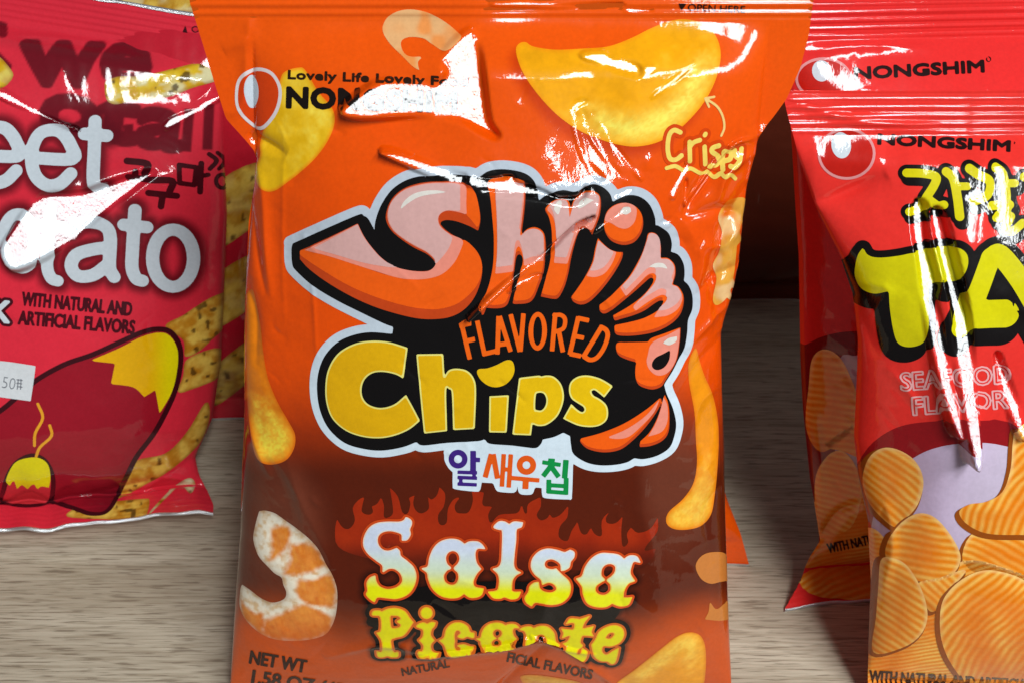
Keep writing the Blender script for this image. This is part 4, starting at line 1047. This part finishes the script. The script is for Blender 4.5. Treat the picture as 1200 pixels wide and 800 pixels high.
def ridge_paint(ang, period, seed, core=(238, 134, 10), crest=(255, 204, 98), rim=(250, 212, 140)):
    ca, sa = math.cos(math.radians(ang)), math.sin(math.radians(ang))
    def f(p, xy, dd):
        c0 = xy.mean(0); q = -(xy[:, 0] - c0[0]) * sa + (xy[:, 1] - c0[1]) * ca
        w = xy[:, 0] * ca + xy[:, 1] * sa + 1.6 * fbm(xy[:, 0] / 9, xy[:, 1] / 9, seed) + 0.012 * q * q
        cr = 0.5 + 0.5 * np.sin(2 * math.pi * w / period)
        nn = fbm(xy[:, 0] / 4, xy[:, 1] / 4, seed + 2)
        cen = np.exp(-((-dd - 9) / 6.0) ** 2)
        c = mix(lin(core)[None], lin(crest)[None], np.clip(cr ** 1.4 * (1.0 - 0.45 * cen) * (0.45 + nn), 0, 1))
        c = mix(c, lin((230, 104, 6))[None], 0.5 * cen)
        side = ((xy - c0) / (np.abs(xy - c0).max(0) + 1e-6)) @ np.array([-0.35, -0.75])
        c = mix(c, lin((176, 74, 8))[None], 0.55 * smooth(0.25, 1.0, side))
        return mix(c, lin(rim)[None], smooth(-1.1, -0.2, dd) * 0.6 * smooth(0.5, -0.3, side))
    return f
arc = d('band_print', rb.poly(X_.loop('-10,190 10,140 60,72 140,24 250,8 400,6 480,16 900,160 1300,300 1500,520* 1500,800* -20,800*')), (150, 20, 26), 1, label='dark red arch above the pictured chips')
d('bowl_print', rb.poly(X_.loop('60,300 110,180 180,120 250,88 340,75 470,85 800,190 1200,340 1450,560* 1450,800* 40,800*')), lambda p, xy, dd: mix(lin((186, 160, 190))[None], lin((206, 190, 212))[None], smooth(1040, 1180, p[:, 0])), 2, label='pale lilac field behind the pictured chips')
RC = [('-40,430 40,330 110,380 200,540 330,430 520,470 900,600 1400,700 1460,800 1400,960 520,900 200,900 40,860', 75, 2.3, 3), ('330,430 370,340 520,345 640,420 640,520 400,475', 62, 2.2, 3), ('30,170 50,115 90,88 140,95 190,130 213,190 195,260 150,310 120,325 60,270 35,220', 60, 2.1, 4),
      ('110,360 150,310 200,285 250,300 300,360 325,420 300,470 240,490 150,480 100,420', 100, 2.3, 5), ('195,500 260,480 340,455 310,500 270,560 230,580', 50, 2.0, 5), ('62,705 70,600 78,500 84,430 110,418 160,440 205,510 225,590 205,650 150,690', 70, 2.4, 6),
      ('320,280 350,258 400,250 450,220 475,150 490,40 560,20 640,200 620,340 500,350 400,345 340,315', 155, 2.2, 6), ('262,600 275,540 320,490 380,460 440,460 520,490 600,570 640,700 600,830 500,900 400,860 310,760 270,680', 172, 2.2, 7),
      ('640,300 720,240 820,280 860,380 800,470 690,460', 20, 2.2, 6), ('700,520 800,470 920,520 960,640 880,740 760,720', 120, 2.2, 7), ('960,420 1060,380 1160,440 1180,560 1080,640 980,580', 60, 2.2, 6)]
for i, (q, a, per, ly) in enumerate(RC):
    shp = rb.poly(X_.loop(q))
    if i: d('chip_shadow', shift(offset(shp, 0.5), -0.5, -1.1), (150, 74, 16), ly - 0.5)
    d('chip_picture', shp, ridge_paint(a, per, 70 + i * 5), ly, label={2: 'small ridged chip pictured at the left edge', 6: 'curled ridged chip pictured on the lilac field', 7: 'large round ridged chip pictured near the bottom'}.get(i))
ust = [('165,240 300,245 410,272 400,340 330,450 270,540 190,572', 76), ('370,480 430,520 480,512', 76), ('500,230 560,290 595,450 615,612', 78), ('610,355 680,355', 66), ('700,205 780,260 862,302 872,370 838,440 730,482', 76), ('920,195 980,250 1008,400 1010,470', 76), ('1030,330 1085,328', 66),
       ('885,520 1040,512', 72), ('1020,545 925,620 1050,612', 70), ('1040,640 1000,712 1060,740 1150,668', 70), ('1165,275 1260,310 1300,420', 76)]
kor = union([rb.stroke(U_.line(q), w / 7.275) for q, w in ust])
ko_ = d('lettering', union(offset(kor, 1.0), shift(offset(kor, 0.9), 0.7, -1.2)), (18, 12, 12), 3, k=2, label='yellow Korean name with black outline')
d('lettering_face', kor, (222, 208, 10), 4, k=2, parent=ko_)
T_let = rb.poly(V_.loop('75,175 85,130 105,100* 125,130 170,140 260,130 380,100 460,97 505,120 515,160 500,205 470,230 400,235 360,245* 358,330 360,420 340,470 290,487 245,475 225,430 210,340 205,270* 150,280 100,260 75,215'))
A_let = union(rb.stroke(V_.straight('482,412 602,142'), 25), rb.stroke(V_.line('602,142 640,132 720,230 790,350 830,420'), 25), rb.stroke(V_.straight('560,362 655,358'), 33))
A_hole = rb.poly(V_.loop('645,258* 735,398* 715,372* 690,318 655,298 628,296*'))
ta = union(T_let, minus(A_let, A_hole))
ta_ = d('lettering', union(offset(union(T_let, A_let), 1.9), shift(offset(union(T_let, A_let), 1.7), -1.2, -3.0)), (16, 11, 11), 3, label='huge yellow capitals T and A with thick black outline')
d('lettering_face', ta, (216, 206, 8), 4, parent=ta_)
sea = union(rb.text('SEAFOOD', (1057, 457), (1184, 447.5), 20, bold=0.0), rb.text('FLAVOR', (1071, 485.5), (1181, 477), 20, bold=0.0))
d('lettering', minus(offset(sea, 0.34), offset(sea, -0.12)), (232, 168, 168), 3, k=3, label='thin pink words SEAFOOD FLAVOR under the yellow capitals')
def emblem(b, cx, cy, rx, ry, ex, ey, erx, ery):
    e = d('emblem', b.ellipse(cx, cy, rx, ry), (226, 150, 150), 3, k=2, label='round emblem with a pale ring and a white egg')
    d('emblem_field', b.ellipse(cx, cy, rx - 3.2, ry - 3.2), (196, 30, 20), 4, k=2, parent=e)
    d('emblem_egg', b.ellipse(ex, ey, erx, ery, -8), (208, 216, 222), 5, k=2, parent=e)
emblem(rb, 992, 180.3, 34, 30.5, 985.6, 170.5, 11.5, 15.6)
d('lettering', union(rb.text('NONGSHIM', (1029, 169), (1183, 177.5), 11.5, bold=1.1), rb.text('R', (1187.5, 169.5), (1190, 170), 3)), (34, 12, 12), 3, k=3, label='black maker name beside the lower emblem')
d('lettering', rb.text('WITH NATURAL AND ARTIFICIAL FLAVORS', (1019, 798.5), (1262, 812), 14.5, bold=0.5), (50, 22, 10), 8, k=2, label='line of black flavor print along the bottom')

# ------------------------------------------------------------------ right bag standing behind it
bb = Bag('snack_bag', 'red snack bag standing behind the foremost right bag, its ribbed top seal showing above', GROUP,
         foot=(1235, 650), lean=11, yaw=9, step=0.6, thick=24, back=15, seed=45, lift=-0.004, bend=40, hem=5.0, fine=20, ribs=0.4, gather=0.5, wr=0.7, power=(2.0, 0.62),
         left=[(928, -20), (926, 20), (925, 60), (924, 110), (928, 170), (932, 240), (936, 300), (938, 420), (941, 480), (949, 560), (962, 632), (940, 668), (905, 700), (900, 740)],
         right=[(1560, -10), (1555, 100), (1530, 200), (1520, 400), (1515, 560), (1525, 650)],
         top=[(950, -12), (1200, -16)], seal=(14, 12), rise=(40, 40),
         creases=[([(962, 632), (985, 600), (1010, 590)], 1.6, -1.8), ([(940, 60), (1010, 52), (1100, 56)], 1.6, 1.2), ([(950, 470), (960, 540), (958, 600)], 1.5, 1.0)])
colg = np.tile(lin((230, 46, 44)), bb.GX.shape + (1,)) * (0.92 + 0.16 * fbm(bb.GX / 30, bb.GY / 30, 6))[..., None]
bb.build(colg)
d = bb.decal
d('band_print', bb.poly(W_.loop('60,40 110,10 180,-20 300,-30 700,-20 1200,60 1600,200* 1600,560* 60,640*')), (132, 18, 22), 1)
d('bowl_print', bb.poly(W_.loop('200,90 262,40 330,20 700,60 1100,150 1500,330* 1500,560* 200,560*')), (190, 168, 190), 2)
for i, (q, a) in enumerate((('100,720 100,560 130,470 260,440 420,520 700,560 1200,600 1500,700 1500,760 900,780 300,760', 70), ('120,130 130,50 165,22 210,45 245,110 262,170 252,250 200,300 150,320 112,250', 95), ('165,300 260,240 300,300 280,340 220,320', 95), ('140,400 160,350 190,322 225,322 260,370 275,450 240,545 160,560 140,480', 80), ('400,200 500,150 620,220 640,360 520,420 420,340', 30))):
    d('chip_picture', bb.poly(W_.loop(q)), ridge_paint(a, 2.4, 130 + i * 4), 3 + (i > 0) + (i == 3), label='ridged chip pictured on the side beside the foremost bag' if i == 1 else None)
emblem(bb, 965, 92.5, 33, 25, 962.5, 83.5, 11, 12.5)
d('lettering', union(bb.text('NONGSHIM', (1002, 93), (1153, 84.5), 13, bold=1.0), minus(bb.ellipse(1158.5, 70, 3.2, 3.2), bb.ellipse(1158.5, 70, 2.0, 2.0))), (34, 12, 12), 3, k=2, label='black maker name beside the upper emblem')
d('lettering', bb.text('WITH NATURAL', (971, 647), (1040, 632), 11, bold=0.4), (40, 18, 10), 8, k=2, label='small black flavor print low on the side')

# ------------------------------------------------------------------ bags further back
b2 = Bag('snack_bag', 'crimson sweet potato snack bag half hidden behind the bag with the price sticker', GROUP,
         foot=(140, 494), lean=14, yaw=2, step=1.0, thick=20, back=14, seed=55, fine=10,
         left=[(-140, -80), (-130, 100), (-120, 300), (-120, 500)], right=[(352, -80), (346, 0), (338, 130), (326, 300), (322, 420), (330, 500)],
         top=[(-140, -60), (340, -60)], seal=(11, 10), rise=(36, 36), creases=[([(300, 200), (290, 300), (296, 400)], 2.0, 1.5)])
b2.build((196, 30, 48))
for i, q in enumerate(('250,220 310,190 320,240 262,290 250,280', '245,330 318,290 322,335 250,385', '240,440 320,380 322,415 262,470 242,470', '60,-20 120,-8 232,-14 240,14 150,10 60,2', '-20,-20 40,-14 50,4 -20,6')):
    b2.decal('stick_picture', b2.poly(PX.loop(q)), stick_paint(31 + i * 3, (186, 130, 30), (226, 190, 80), 0.5 if i > 2 else 0.1), 2)
b3 = Bag('snack_bag', 'second orange chip bag almost hidden behind the front bag, one low corner showing', GROUP,
         foot=(640, 662), lean=13, step=1.0, thick=16, back=12, seed=61,
         left=[(410, 60), (420, 200), (420, 500), (405, 662)], right=[(915, 40), (900, 80), (876, 160), (858, 250), (842, 340), (838, 420), (840, 520), (850, 580), (868, 625), (878, 662)],
         top=[(410, 60), (905, 60)], seal=(9, 10), rise=(30, 34))
b3.build((236, 84, 6))
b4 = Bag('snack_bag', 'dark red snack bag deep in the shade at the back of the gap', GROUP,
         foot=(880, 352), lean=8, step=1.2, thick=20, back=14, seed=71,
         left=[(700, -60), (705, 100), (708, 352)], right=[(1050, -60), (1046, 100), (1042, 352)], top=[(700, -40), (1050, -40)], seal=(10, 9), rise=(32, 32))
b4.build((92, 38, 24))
